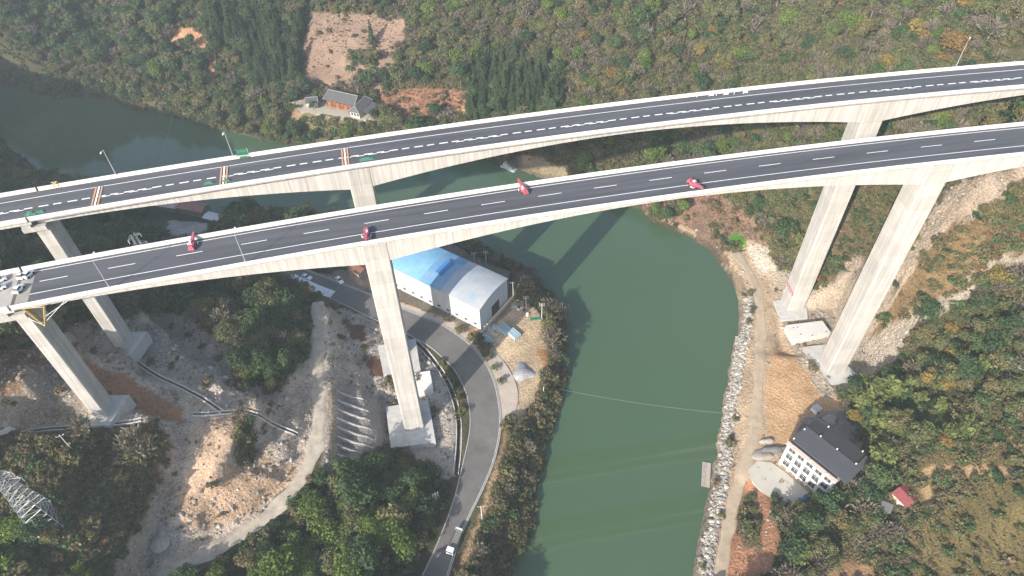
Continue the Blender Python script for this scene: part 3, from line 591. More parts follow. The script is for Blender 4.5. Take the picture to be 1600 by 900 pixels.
BACK = viaduct('road_bridge', 'far concrete viaduct with orange strips, green nets and a line of short close dashes', BP, -5.4, 7.6, -4.9, 7.1, -42.2, 111.4, None, -124.0,
               [(-123.9, 3.8, 41, True), (-42.2, 6.6, 8, False), (111.4, 6.9, 3.6, False)], -160, [(-3.9, .18), (4.4, .2)], short_dashes)
for k, (x0, x1) in enumerate(((-116.2, -112.9),)):
    pass

# pile caps and plinths
def slab(name, pts, z0, z1, mt, label, cat, group=None):
    P = [tuple(at(x, y, z1)[:2]) for x, y in pts]; c = np.mean(P, axis=0); mb = MB().prism(P, z0, z1)
    return single(name, mb, mt, label, cat, (c[0], c[1], z0), group)
slab('pile_cap', [(602.7, 636), (669, 624), (681, 691), (610.7, 700)], 6, 11, CAPC, 'square concrete pile cap under the middle pier of the near viaduct', 'pile cap')
slab('pile_cap', [(633, 532), (649, 529), (657, 577), (640, 585), (600, 590), (590, 540)], 6, 11.6, CAPC, 'grey concrete pile cap showing right of the middle pier, beside the drainage ditch', 'pile cap')
slab('concrete_platform', [(642.7, 584), (671.5, 579), (677, 608), (648, 614)], 6, 11.4, mat('white_concrete', (.62, .6, .57), .9, .1, 1), 'small white concrete block with holes in its top beside the middle pier', 'concrete block')
t = thing('tie_beam', 'large white concrete block with dark sockets between the two right hand piers', 'concrete block', (*at(1263, 516, 6)[:2], 3))
P_ = [tuple(at(*p, 6.2)[:2]) for p in [(1228, 508), (1285, 501), (1298, 519), (1240, 532)]]
part('block', MB().prism(P_, 1, 6.2), mat('pale_concrete', (.55, .54, .51), .9, .08, 2), t, True)
for q in [(1240, 512), (1246, 511), (1251, 522), (1269, 524), (1291, 518)]:
    h_ = at(*q, 6.2); part('socket', MB().cyl((h_[0], h_[1], 6.19), .28, .06), DARK, t, True)
slab('pile_cap', [(1255, 542), (1290, 538), (1345, 590), (1281, 606)], 0, 4.4, CAPC, 'pale concrete pile cap under the right pier of the near viaduct, above the orange earth', 'pile cap')
slab('pile_cap', [(1208, 470), (1260, 462), (1262, 497), (1222, 500)], 0, 4.2, CAPC, 'white splashed concrete pile cap under the right pier of the far viaduct', 'pile cap')
def wedge(x, P, c, zb, ang_side, label):
    ctr = curve(P, x, c); a = np.array([ctr[0] + 2.2, ctr[1] - 3.4]); 
    mb = MB().prism([(ctr[0] - 6, ctr[1] - 6), (ctr[0] + 3.5, ctr[1] - 5.5), (ctr[0] + 5.5, ctr[1] + 4.5), (ctr[0] - 4, ctr[1] + 4.5)], zb - 6, zb - 1.0)
    single('pile_cap', mb, CAPC, label, 'pile cap', (ctr[0], ctr[1], zb - 6))
wedge(-115.6, FP, -1.3, 50.2, 0, 'concrete plinth at the foot of the leftmost near viaduct pier above the double gutter')
wedge(-123.9, BP, 1.1, 41.6, 0, 'concrete plinth at the foot of the left pier of the far viaduct')

# red painted slogan on the far viaduct's right pier, and the faded one on the near viaduct's
def slogan(P, xp, c, w, zc, size, n, mt, bridge, holder):
    ctr = curve(P, xp, c); T = curve(P, xp + .5, c) - curve(P, xp - .5, c); T /= np.linalg.norm(T); Nn = np.array([-T[1], T[0]])
    mb = MB(); r_ = random.Random(5); base = ctr - T * (w / 2 + .012)
    for k in range(n):
        o = (k - (n - 1) / 2) * size * 1.15 * -1
        bars = [(-.4, .3, .8, .17), (-.4, -.45, .8, .17), (-.4, -.05, .8, .15), (-.08, -.45, .17, .9), (-.4, -.4, .17, .5), (.25, -.1, .17, .55)]
        for (a, b_, dx, dz) in r_.sample(bars, 5):
            y0 = o + a * size; y1 = o + (a + dx) * size; z0 = zc + b_ * size * 1.5; z1 = z0 + dz * size * 1.5
            q = [base + Nn * y0, base + Nn * y1]
            mb.quad([(q[0][0], q[0][1], z0), (q[1][0], q[1][1], z0), (q[1][0], q[1][1], z1), (q[0][0], q[0][1], z1)])
    part('painted_slogan', mb, mt, bridge, True)
slogan(BP, 111.4, 1.1, 6.9, 13.0, 1.4, 4, mat('red_paint', (.60, .01, .08), .6, .05), BACK, None)
slogan(FP, 116.6, -1.3, 7.2, 7.0, .5, 8, mat('faded_red_paint', (.5, .25, .27), .6, .1), FRONT, None)

# ------------------------------------------------------------------ street lamps on the parapets
def lamp_at(base, pole_h, arm_dir, label, group=None):
    t = thing('street_lamp', label, 'street lamp', base, 0, group); mb = MB().tube((0, 0, 0), (0, 0, pole_h), .13, .08, 8)
    part('pole', mb, STEEL, t); part('base_plate', MB().box((0, 0, .06), (.5, .5, .12)), STEEL, t)
    a = np.array(arm_dir, float); a /= np.linalg.norm(a); e = a * 1.7
    part('arm', MB().tube((0, 0, pole_h - .05), (e[0], e[1], pole_h + .45), .07, .06, 6), STEEL, t)
    ang = math.atan2(a[1], a[0]); part('lamp_head', MB().box((e[0] * 1.25, e[1] * 1.25, pole_h + .5), (.9, .3, .14), ang), WHITE, t)
for x, off, P, fl, lb in ((-104.6, 7.35, BP, 1, 'white street lamp on the far viaduct, second from the left edge'), (-74.6, 7.35, BP, 1, 'white street lamp on the far viaduct beside the green net'), (138.6, 7.35, BP, 1, 'white street lamp on the far viaduct near the right edge'),
                          (-93.8, -7.65, FP, -1, 'white street lamp on the near viaduct closer to its left end'), (-64.0, -7.65, FP, -1, 'white street lamp on the near viaduct just right of the first red machine')):
    q = curve(P, x, off); T = curve(P, x + .5, 0) - curve(P, x - .5, 0); nrm = np.array([-T[1], T[0]]) * -fl
    lamp_at((q[0], q[1], deckz(x) + 1.04), 8.0, nrm if x < 130 else nrm * -1 + T, lb)

# ------------------------------------------------------------------ things on the decks
GLASS = mat('vehicle_glass', (.02, .025, .03), .15, .05, 1, spec=.6); TYRE = mat('tyre_rubber', (.02, .02, .02), .9, .1)
REDP = mat('red_machine_paint', (.36, .085, .115), .45, .1, 1); PINK = mat('faded_pink_cover', (.62, .38, .42), .6, .1, 1)
def red_machine(x, off, ang, boom, label):
    q = curve(FP, x, off); T = curve(FP, x + .5, 0) - curve(FP, x - .5, 0); a0 = math.atan2(T[1], T[0])
    t = thing('lifting_machine', label, 'machine', (q[0], q[1], deckz(x) + .01), a0 + ang, 'red lifting machines on the near viaduct'); t.scale = (.86, .88, .88)
    mb = MB().box((0, -.1, .7), (1.7, 3.6, .7), 0, .92); mb.box((0, -1.3, 1.25), (1.4, 1.0, .6), 0, .8); mb.box((.45, .2, 1.2), (.5, 1.6, .5), 0, .8); part('body', mb, REDP, t)
    part('cab', MB().box((-.3, .15, 1.45), (.85, 1.1, .9), 0, .75), PINK, t)
    part('cab_window', MB().box((-.3, .72, 1.5), (.55, .04, .35)).box((-.74, .15, 1.5), (.04, .7, .3)), GLASS, t)
    part('boom', MB().add([(-.5, .9, 1.0), (.5, .9, 1.0), (.28, 4.1, 1.5), (-.28, 4.1, 1.5), (-.45, .9, 1.7), (.45, .9, 1.7), (.24, 4.1, 1.95), (-.24, 4.1, 1.95)], [(3, 2, 1, 0), (4, 5, 6, 7), (0, 1, 5, 4), (1, 2, 6, 5), (2, 3, 7, 6), (3, 0, 4, 7)]), REDP, t)
    for sx in (-1, 1):
        part('outrigger', MB().box((sx * 1.2, .9, .5), (.22, 1.0, .22), sx * .4), WHITE, t)
        for sy in (-1, 1): part('wheel', MB().cyl((sx * .75, sy * 1.0, .38), .38, .26, 'x', 12), DARK, t)
red_machine(-76.6, 2.3, -.12, 1, 'red lifting machine on the near viaduct by the far parapet, leftmost of the four')
red_machine(-36.0, -4.6, math.pi - .05, 1, 'red lifting machine over the middle pier beside the near parapet')
red_machine(4.2, 2.7, .22, 1, 'red and pink lifting machine at midspan beside the far parapet')
red_machine(46.6, -4.4, math.pi + .38, 1, 'red and pink lifting machine by the near parapet, rightmost of the four')
def car(loc, ang, label, L=4.3, W=1.8, color=None, group=None):
    t = thing('car', label, 'car', loc, ang, group); pm = color or WHITE
    hl, hw = L / 2, W / 2
    prof = [(-hl, .35), (-hl, .8), (-hl * .95, .95), (-hl * .5, .98), (hl * .45, .92), (hl * .92, .74), (hl, .6), (hl, .35)]
    mb = MB(); n = len(prof); mb.add([(x, -hw * (.94 if z > .7 else 1), z) for x, z in prof] + [(x, hw * (.94 if z > .7 else 1), z) for x, z in prof], [tuple(range(n)), tuple(range(n, 2 * n))[::-1]] + [(i, n + i, n + (i + 1) % n, (i + 1) % n) for i in range(n)])
    part('body', mb, pm, t)
    mb = MB(); a = [(-hl * .78, hw * .88, .95), (hl * .30, hw * .88, .93)]; top = [(-hl * .52, hw * .72, 1.45), (hl * .02, hw * .72, 1.45)]
    v = [(x, s * y, z) for s in (-1, 1) for x, y, z in a] + [(x, s * y, z) for s in (-1, 1) for x, y, z in top]
    mb.add(v, [(0, 1, 5, 4), (3, 2, 6, 7), (2, 0, 4, 6), (1, 3, 7, 5)]); part('windows', mb, GLASS, t)
    part('roof', MB().box((-hl * .25, 0, 1.46), (L * .27, W * .74, .05)), pm, t)
    for sx in (-.6, .62):
        for s in (-1, 1): part('wheel', MB().cyl((hl * sx, s * (hw - .08), .33), .33, .2, 'y', 12), TYRE, t)
    return t
def on_deck(P, x, y, off_up=0.0):
    for _ in range(1): pass
    r = ROT @ np.array([x - 800.0, 450.0 - y, FPX]); k = (HC - 98.6 - off_up) / (-r[2] + .01 * r[0]); q = r * k; return np.array([q[0], q[1], deckz(q[0])])
a_d = math.atan2(*(curve(FP, -115, 0) - curve(FP, -116, 0))[::-1])
car(on_deck(FP, 46, 431), a_d + 1.05, 'small white car on the near viaduct by the far parapet, nearest the lane', 2.7, 1.4)
car(on_deck(FP, 35, 434), a_d + 1.4, 'small white car left of another one on the bare deck of the near viaduct', 2.0, 1.3)
car(on_deck(FP, 31, 454), a_d + 1.25, 'white car parked alone on the bare deck near the near parapet', 2.8, 1.4)
def approach_deck(x, y):
    q = on_deck(FP, x, y); q[2] = deckz(q[0]); return q
car(approach_deck(3, 439), a_d + .3, 'white car left of the expansion joint, upper one at the left edge', 2.4, 1.3)
car(approach_deck(2, 452), a_d + .3, 'white car left of the expansion joint, lower one at the left edge', 2.4, 1.3)
ORG = mat('orange_sheet', (.50, .27, .14), .7, .1, 1); GRN = mat('green_net', (.03, .15, .09), .7, .3, .5, .3)
for k, x in enumerate((155, 352, 540)):
    y = (302, 270, 243)[k]; q0 = on_deck(BP, x, y); pos = ('left', 'middle', 'right')[k]
    t = thing('crossing_strip', f'orange and white strip laid across the far viaduct, {("leftmost", "middle one", "rightmost")[k]} of three', 'strip', (q0[0], q0[1], q0[2]), 0, 'orange strips across the far viaduct')
    for dx, mt in ((-.75, ORG), (0, WHITE), (.75, ORG)):
        mb = MB(); a = curve(BP, q0[0] + dx, 4.2); b_ = curve(BP, q0[0] + dx, -4.7); T = curve(BP, q0[0] + 1, 0) - curve(BP, q0[0], 0); ang = math.atan2(T[1], T[0])
        c_ = (a + b_) / 2; mb.box((c_[0], c_[1], deckz(q0[0]) + .09), (.42, 8.9, .16), ang); part('strip_band', mb, mt, t, True)
def net_heap(x, y, w, d, label):
    q = on_deck(BP, x, y); mb = MB(); n = 9; r_ = random.Random(int(x)); V = []
    for i in range(n):
        for j in range(n):
            u = i / (n - 1) * 2 - 1; v = j / (n - 1) * 2 - 1; e = max(0, 1 - max(abs(u), abs(v)) ** 2)
            V.append((u * w / 2 * (1 + .1 * r_.random()), v * d / 2 * (1 + .15 * r_.random()), .02 + e * (.3 + .5 * r_.random())))
    mb.add(V, [(i * n + j, (i + 1) * n + j, (i + 1) * n + j + 1, i * n + j + 1) for i in range(n - 1) for j in range(n - 1)])
    T = curve(BP, q[0] + 1, 0) - curve(BP, q[0], 0)
    o = part('green_net', mb, GRN, None); o.location = (q[0], q[1], q[2] + .01); o.rotation_euler = (0, 0, math.atan2(T[1], T[0])); o['label'] = label; o['category'] = 'net'; o['group'] = 'green nets on the far viaduct'
net_heap(49, 334, 2.6, 1.5, 'crumpled green net near the left edge by the near parapet of the far viaduct')
net_heap(63, 331.5, 2.2, .9, 'smaller green net just right of the leftmost net heap')
net_heap(327, 286.5, 2.6, .9, 'thin green net lying between the left and middle orange strips')
net_heap(354, 283, 2.2, .8, 'green net at the foot of the middle orange strip')
net_heap(574, 249, 4.2, 1.3, 'long green net by the near parapet right of the right orange strip')
# green safety netting rigged over the far parapet beside the lamp
q = curve(BP, -72.2, 7.35); t = thing('safety_net', 'green safety net on a light frame hung over the far parapet beside a street lamp', 'net', (q[0], q[1], deckz(-72) + 1.0), .18)
part('net_sheet', MB().box((0, .9, .55), (2.8, .06, 1.0)).box((0, 0, .12), (3.2, 1.0, .05)).box((.3, -.9, -.3), (2.0, .05, .6)), GRN, t)
for sx in (-1.5, 1.5): part('frame_post', MB().tube((sx, .95, -.8), (sx, .95, 1.3), .04), WHITE, t)
q = curve(BP, -123.5, 7.35); t = thing('parapet_clamp_frame', 'small yellow steel frame clamped on the far parapet near the left edge', 'frame', (q[0] + 4, q[1] + .8, deckz(-120) + 1.0), .2)
YEL = mat('yellow_steel', (.52, .38, .13), .6, .15, 1)
part('frame_bar', MB().tube((-.7, 0, 0), (.7, 0, .9), .09).tube((.7, 0, 0), (-.7, 0, .9), .09).tube((-.7, 0, .9), (.8, 0, .9), .09).tube((-.6, -.7, -.6), (-.6, .7, .1), .09).tube((.6, -.7, -.6), (.6, .7, .1), .09), YEL, t)
# grey marker posts along the far parapet
for k, x in enumerate((1089, 1108, 1119, 1131, 1147, 1161)):
    q = on_deck(BP, x, 152 - (x - 1089) * .08); mb = MB().tube((0, 0, 0), (0, 0, 1.0), .09, n=6)
    if k % 2: mb.box((.7, 0, .55), (1.3, .08, .6))
    o = part('barrier_stand', mb, WHITE, None); o.location = tuple(q + [0, 0, .01]); o['label'] = 'white barrier stand by the far parapet of the far viaduct, ' + ('leftmost', 'second from left', 'third from left', 'third from right', 'second from right', 'rightmost')[k]; o['category'] = 'barrier'; o['group'] = 'white barrier stands on the far viaduct'
# hanging work basket of the near viaduct
q = curve(FP, -112.2, -7.9); dz_ = deckz(-112)
t = thing('work_platform', 'yellow lattice work basket hanging under the near parapet at the left pier', 'work platform', (q[0], q[1], dz_))
mb = MB(); A0 = np.array([q[0] - .3, q[1] - .1, dz_ - .3]); B0 = A0 + [4.2, .9, -.6]; Lw = A0 + [2.5, -.4, -5.8]
for o in (0, 1.3):
    d_ = np.array([-.25 * o, o, 0])
    for p0_, p1_ in ((A0, Lw), (B0, Lw), (A0, B0)): mb.tube(p0_ + d_, p1_ + d_, .085)
    for k in range(1, 9):
        f = k / 9; mb.tube(A0 + (Lw - A0) * f + d_, A0 + [.9, .1, 0] + (Lw - A0 - [.9, .1, 0]) * min(1, f + .1) + d_, .06); mb.tube(B0 + (Lw - B0) * f + d_, A0 + (Lw - A0) * f + d_ if k > 6 else B0 + (Lw - B0) * (f + .1) + d_, .05)
for k in range(10):
    f = k / 9; mb.tube(A0 + (Lw - A0) * f, A0 + (Lw - A0) * f + [-.3, 1.3, 0], .07); mb.tube(B0 + (Lw - B0) * f, B0 + (Lw - B0) * f + [-.3, 1.3, 0], .07)
    mb.tube(A0 + (Lw - A0) * f, A0 + (Lw - A0) * min(1, f + .11) + [-.3, 1.3, 0], .05)
part('lattice', mb, YEL, t, True)
mb = MB(); V = []
mb.quad([A0 + [.3, .3, 0], Lw + [0, .3, .2], Lw + [-.3, 1.4, .2], A0 + [0, 1.4, 0]]); part('mesh_floor', mb, mat('yellow_mesh', (.36, .26, .09), .7, .2, .5), t, True)
part('stay_cable', MB().tube(Lw + [1, .5, 1.5], B0 + [4.5, 1.0, .5], .05).tube(Lw + [1, .9, 2.5], B0 + [5.2, 1.2, .5], .05).tube(Lw + [0, 0, .4], A0 + [-1.2, 1, -4.5], .05), WHITE, t, True)

# ------------------------------------------------------------------ warehouse
wc = at(751.5, 514, 8.8); wdx = (at(620, 449, 8.8) - wc)[:2]; wdy = (at(794, 467, 8.8) - wc)[:2]
ux = wdx / np.linalg.norm(wdx); uy = np.array([ux[1], -ux[0]]); uy *= np.sign(np.dot(uy, wdy)); WLn = 52.0; WWd = np.dot(wdy, uy)
t = thing('warehouse', 'long warehouse with blue and weathered grey curved roof and white walls beside the river road', 'warehouse', (wc[0], wc[1], 8.7))
def wp(a, b_, z): q = wc[:2] + ux * a + uy * b_; return (q[0], q[1], z)
EH, RH = 11.2, 1.5; z0 = 8.3; NA = 14
def arch(b_): f = b_ / WWd * 2 - 1; return 8.8 + EH + RH * (1 - f * f)
WW = mat('white_metal_cladding', (.54, .55, .54), .6, .10, 3, stretch=(1, 1, .3))
def wallq(a0, b0, a1, b1, zt=8.8 + EH, th=.2):
    return [wp(a0, b0, z0), wp(a1, b1, z0), wp(a1, b1, zt), wp(a0, b0, zt)]
SPN = 8.6
for k in range(6):                        # cladding bays of the long front wall
    mb = MB(); a0, a1 = k * SPN + .02, (k + 1) * SPN - .02
    mb.add([wp(a0, 0, z0), wp(a1, 0, z0), wp(a1, 0, 8.8 + EH), wp(a0, 0, 8.8 + EH), wp(a0, .2, z0), wp(a1, .2, z0), wp(a1, .2, 8.8 + EH), wp(a0, .2, 8.8 + EH)], [(1, 0, 3, 2), (4, 5, 6, 7), (0, 4, 7, 3), (5, 1, 2, 6), (3, 7, 6, 2)])
    part('wall_panel', mb, WW, t, True)
    for a in (a0 + 1.9, a0 + 6.2):
        w_ = MB().add([wp(a, -.05, 10.0), wp(a + 1.3, -.05, 10.0), wp(a + 1.3, -.05, 10.9), wp(a, -.05, 10.9), wp(a, .1, 10.0), wp(a + 1.3, .1, 10.0), wp(a + 1.3, .1, 10.9), wp(a, .1, 10.9)], [(1, 0, 3, 2), (0, 4, 7, 3), (5, 1, 2, 6), (3, 7, 6, 2), (0, 1, 5, 4)])
        part('window', w_, DARK, t, True)
BGW = mat('blue_grey_cladding', (.42, .47, .50), .6, .08, 2, stretch=(1, 1, .3))
for nm, a, s in (('end_wall', 0, 1), ('end_wall', WLn, -1)):
    mb = MB(); pts = [(0, z0)] + [(WWd * i / NA, arch(WWd * i / NA)) for i in range(NA + 1)] + [(WWd, z0)]; n = len(pts)
    mb.add([wp(a, b_, z) for b_, z in pts] + [wp(a + s * .2, b_, z) for b_, z in pts], [tuple(range(n)), tuple(range(n, 2 * n))[::-1]]); part(nm, mb, BGW, t, True)
mb = MB(); mb.add([wp(0, WWd, z0), wp(WLn, WWd, z0), wp(WLn, WWd, 8.8 + EH), wp(0, WWd, 8.8 + EH)], [(0, 1, 2, 3)]); part('back_wall', mb, WW, t, True)
mb = MB(); b0_, b1_ = WWd * .40, WWd * .68
mb.add([wp(-.08, b0_, z0), wp(-.08, b1_, z0), wp(-.08, b1_, 14.2), wp(-.08, b0_, 14.2), wp(.3, b0_, 14.2), wp(.3, b1_, 14.2)], [(0, 1, 2, 3), (3, 2, 5, 4)]); part('loading_door', mb, mat('dark_brown_door', (.05, .035, .035), .6, .1), t, True)
RB = mat('blue_roof_sheet', (.16, .36, .55), .5, .12, 6, col2=(.25, .45, .58)); RSHADE = mat('shadow_band_roof_sheet', (.10, .28, .50), .5, .1, 5, col2=(.22, .34, .45)); RG = mat('bleached_roof_sheet', (.44, .43, .41), .6, .1, 6, col2=(.26, .34, .42))  # darker blue of the middle sheets: the pier's shadow band painted into the roof colour
nsh = 26
for k in range(nsh):                       # roof sheets laid side by side, each a strip over the arch
    a0 = -.4 + k * (WLn + .8) / nsh; a1 = a0 + (WLn + .8) / nsh - .03; mt = RG if k < 9 else (RSHADE if k < 14 else RB); mb = MB(); V = []
    for i in range(NA + 1):
        b_ = -.35 + (WWd + .7) * i / NA; z = arch(min(max(b_, 0), WWd)) + .06 - (.1 if i in (0, NA) else 0) + (.02 if k % 2 else 0)
        V += [wp(a0, b_, z), wp(a1, b_, z), wp(a1, b_, z + .1), wp(a0, b_, z + .1)]
    F = [(4 * i + j, 4 * i + (j + 1) % 4, 4 * i + 4 + (j + 1) % 4, 4 * i + 4 + j) for i in range(NA) for j in range(4)]
    mb.add(V, F + [(0, 1, 2, 3), tuple(range(4 * NA, 4 * NA + 4))[::-1]]); part('roof_sheet', mb, mt, t, True)
mb = MB(); aa, ab = 21.5, 24.5
for b0_, b1_ in ((WWd * .30, WWd * .72),):
    mb.prism([wp(aa, b0_, 0)[:2], wp(ab, b0_, 0)[:2], wp(ab, b1_, 0)[:2], wp(aa, b1_, 0)[:2]], arch(b0_) - .3, arch(WWd / 2) + .7)
part('ridge_vent', mb, mat('vent_blue', (.05, .20, .46), .5, .1), t, True)
mb = MB(); a_ = wc[:2] - ux * 1.6 - uy * 2; b_ = wc[:2] - ux * 1.6 + uy * (WWd + 6)
single('yard_wall', wall_along(np.array([a_, (a_ + b_) / 2, b_]), .35, 8.2, 9.9), mat('pinkish_render', (.45, .36, .31), .9, .15, 1), 'low pinkish boundary wall along the end of the warehouse', 'wall', ((a_ + b_)[0] / 2, (a_ + b_)[1] / 2, 8.3))

# small brown shed and fence left of the middle pier
def gable_house(name, label, cat, pts, z, h, rh, wallm, roofm, ridge_along=True, nwin=0, over=.4, tiles=0):
    """pts: picture positions of corner, corner along the long side, and corner along the short side, at height z"""
    p0, p1, p2 = [np.array(q[:2]) if len(q) == 2 and False else at(*q, z)[:2] for q in pts]; u = p1 - p0; L_ = np.linalg.norm(u); u /= L_; v = np.array([-u[1], u[0]]); W_ = np.dot(p2 - p0, v)
    if W_ < 0: v = -v; W_ = -W_
    t = thing(name, label, cat, (*(p0 + u * L_ / 2 + v * W_ / 2), z))
    Q = lambda a, b_, zz: (*(p0 + u * a + v * b_), zz)
    for (a0, b0, a1, b1) in ((0, 0, L_, 0), (L_, 0, L_, W_), (L_, W_, 0, W_), (0, W_, 0, 0)):
        mb = MB(); mid = ((a0 + a1) / 2, (b0 + b1) / 2); gab = abs(b1 - b0) > 0
        pl = [Q(a0, b0, z - 1.5), Q(a1, b1, z - 1.5), Q(a1, b1, z + h)] + ([Q(*mid, z + h + rh)] if gab else []) + [Q(a0, b0, z + h)]; mb.quad(pl); part('wall', mb, wallm, t, True)
    for s in (0, 1):
        b_out = -over if s == 0 else W_ + over; zo = z + h - rh * over / (W_ / 2); ns = max(1, tiles)
        for k in range(ns):
            a0 = -over + k * (L_ + 2 * over) / ns; a1 = a0 + (L_ + 2 * over) / ns - (.03 if ns > 1 else 0); mb = MB(); dz = .03 * (k % 2)
            c_ = [Q(a0, b_out, zo + dz), Q(a1, b_out, zo + dz), Q(a1, W_ / 2, z + h + rh + dz), Q(a0, W_ / 2, z + h + rh + dz)]
            up = [(x, y, zz + .14) for x, y, zz in c_]; mb.add(c_ + up, [(0, 1, 2, 3), (4, 5, 6, 7), (0, 1, 5, 4), (1, 2, 6, 5), (2, 3, 7, 6), (3, 0, 4, 7)]); part('roof_panel', mb, roofm, t, True)
    for k in range(nwin):
        a = L_ * (k + .5) / nwin; mb = MB(); mb.quad([Q(a - .5, -.06, z + h * .35), Q(a + .5, -.06, z + h * .35), Q(a + .5, -.06, z + h * .75), Q(a - .5, -.06, z + h * .75)]); part('window', mb, DARK, t, True)
    return t, Q, L_, W_
BRN = mat('brown_sheet', (.20, .09, .06), .7, .2, 2); GRY = mat('grey_tile', (.10, .10, .10), .85, .2, .8, .3, .2); RUST = mat('rusty_sheet', (.26, .13, .10), .8, .25, 2); CRM = mat('cream_render', (.55, .50, .43), .9, .12, 2)
gable_house('shed', 'small brown roofed shed beside the road left of the middle pier', 'shed', [(563, 436), (545, 425), (580, 424)], 9, 2.8, .9, mat('shed_wall', (.34, .28, .24), .9, .2, 1), BRN, tiles=4)
gable_house('hut', 'low riverside hut with grey corrugated roof, left one of the two under the far viaduct', 'hut', [(277, 333), (238, 327), (283, 322)], 5, 3.0, 1.0, mat('hut_wall', (.16, .15, .14), .9, .2, 1), mat('grey_corrugated', (.34, .32, .30), .8, .25, 1.2), tiles=8)
gable_house('hut', 'riverside hut with rusty red roof, right one of the two under the far viaduct', 'hut', [(318, 340), (278, 332), (324, 327)], 5, 3.2, 1.0, MATS['hut_wall'], RUST, tiles=8)
gable_house('shack', 'small pale metal roofed shack right of the rusty roofed hut by the river', 'shack', [(341, 352), (320, 346), (345, 342)], 4.6, 2.4, .4, MATS['hut_wall'], mat('pale_tin', (.45, .48, .48), .6, .3, .8), tiles=6)
gable_house('shed', 'small shed with grey tiled roof and pale wall in the trees behind the terraced slope', 'shed', [(1385, 806), (1365, 797), (1405, 796)], float(hit(1385, 803)[2]), 2.6, 1.0, CRM, GRY, tiles=5)
gable_house('shed', 'shed with bright red roof on the wooded slope at lower right', 'shed', [(1410, 798), (1390, 778), (1425, 783)], float(hit(1408, 795)[2]), 3.0, .8, CRM, mat('red_roof_sheet', (.24, .06, .06), .6, .15, 2), tiles=5)

# ------------------------------------------------------------------ three storey building on the right bank
bc = at(1217, 722.7, 5.0); be = at(1287, 781, 5.0); u = (be - bc)[:2]; BL = np.linalg.norm(u); u /= BL; v = np.array([-u[1], u[0]]); BH = 12.0; BW = 14.8
t = thing('residential_block', 'white three storey building with dark roof on the right bank', 'building', (bc[0], bc[1], 5.0), math.atan2(u[1], u[0]))
WR = mat('white_render', (.74, .73, .70), .8, .05, 2)
fb = 5; pil = .95; bay = (BL - pil) / fb; fh = BH / 3
part('wall', MB().box((BL / 2, BW / 2 + .3, BH / 2 - .5), (BL - .3, BW - .6, BH + .9)), WR, t)
for k in range(fb + 1): part('pilaster', MB().box((k * bay + pil / 2, .16, BH / 2 - .4), (pil, .62, BH + .8)), WR, t)
for f in range(3):
    part('spandrel', MB().box((BL / 2, .25, f * fh + .28), (BL, .36, .56)), WR, t); part('spandrel', MB().box((BL / 2, .25, (f + 1) * fh - .22), (BL, .36, .44)), WR, t)
    for k in range(fb):
        x0 = k * bay + pil; x1 = (k + 1) * bay
        w_ = part('window', MB().box(((x0 + x1) / 2, .28, f * fh + 2.05), (x1 - x0, .06, fh - .95)), mat('grey_glass', (.06, .07, .08), .2, .2, 3, spec=.6), t)
        part('window_bar', MB().box(((x0 + x1) / 2, .22, f * fh + 2.05), (.05, .08, fh - .95)).box(((x0 + x1) / 2, .22, f * fh + 2.6), (x1 - x0, .08, .04)), WR, w_)
        if f > 0: part('window_ledge', MB().box(((x0 + x1) / 2, -.02, f * fh + .52), (x1 - x0, .22, .12)), WR, w_)
part('cornice', MB().box((BL / 2, -.2, BH + .1), (BL + .9, 1.5, .3)), mat('pink_tile_cornice', (.55, .45, .40), .8, .1, 1), t)
RF = mat('charcoal_roof', (.065, .068, .078), .7, .08, 4, .1); RF2 = mat('dark_roof', (.030, .029, .033), .7, .1, 4)
part('flat_roof', MB().box((BL / 2, BW / 2, BH + .02), (BL - .4, BW - .4, .16)), RF2, t)
part('roof', MB().box((BL / 2 + .4, BW * .36, BH + .55), (BL + 1.0, BW * .52, .5)), RF, t)
part('roof', MB().box((BL * .66, BW * .80, BH + .3), (BL * .74, BW * .40, .4)), RF2, t)
part('roof', MB().box((BL * .12, BW * .70, BH + .2), (BL * .24, BW * .20, .4)), RF2, t)
part('roof_slope', MB().prism([(BL + .9, BW * .10), (BL + 2.6, BW * .12), (BL + 2.6, BW * .96), (BL + .9, BW * .98)], [BH + .2, BH - .8, BH - .8, BH + .2], [BH + .5, BH - .5, BH - .5, BH + .5]), RF, t)
for x, y in ((.3, 2), (BL * .3, BW * .62), (BL * .27, BW * .95), (BL * .65, BW * .62), (BL + .7, BW * .62), (BL - .5, BW * .98), (BL * .02, BW * .5)): part('roof_light', MB().box((x, y, BH + 1.0), (.35, .35, .5)), WHITE, t)
for k in (1.5, 8, 14): part('parapet_post', MB().box((k, -.5, BH + .5), (.25, .25, .9)), WR, t)
AP = [(1170, 733), (1183, 720), (1205, 722), (1225, 736), (1262, 768), (1275, 782), (1250, 800), (1222, 790), (1190, 768), (1175, 752)]
o = slab('forecourt', AP, 4.0, 4.95, mat('white_forecourt', S(232, 226, 212, .52), .85, .06, 3, .1), 'a', 'b')
for k in ('label', 'category'): del o[k]
o['kind'] = 'structure'
slab('blue_tarpaulin', [(1242, 792), (1258, 772), (1268, 778), (1250, 800)], 4.96, 5.2, mat('blue_tarp', (.03, .16, .42), .6, .1, 1), 'bright blue tarpaulin at the corner of the white forecourt', 'tarpaulin')
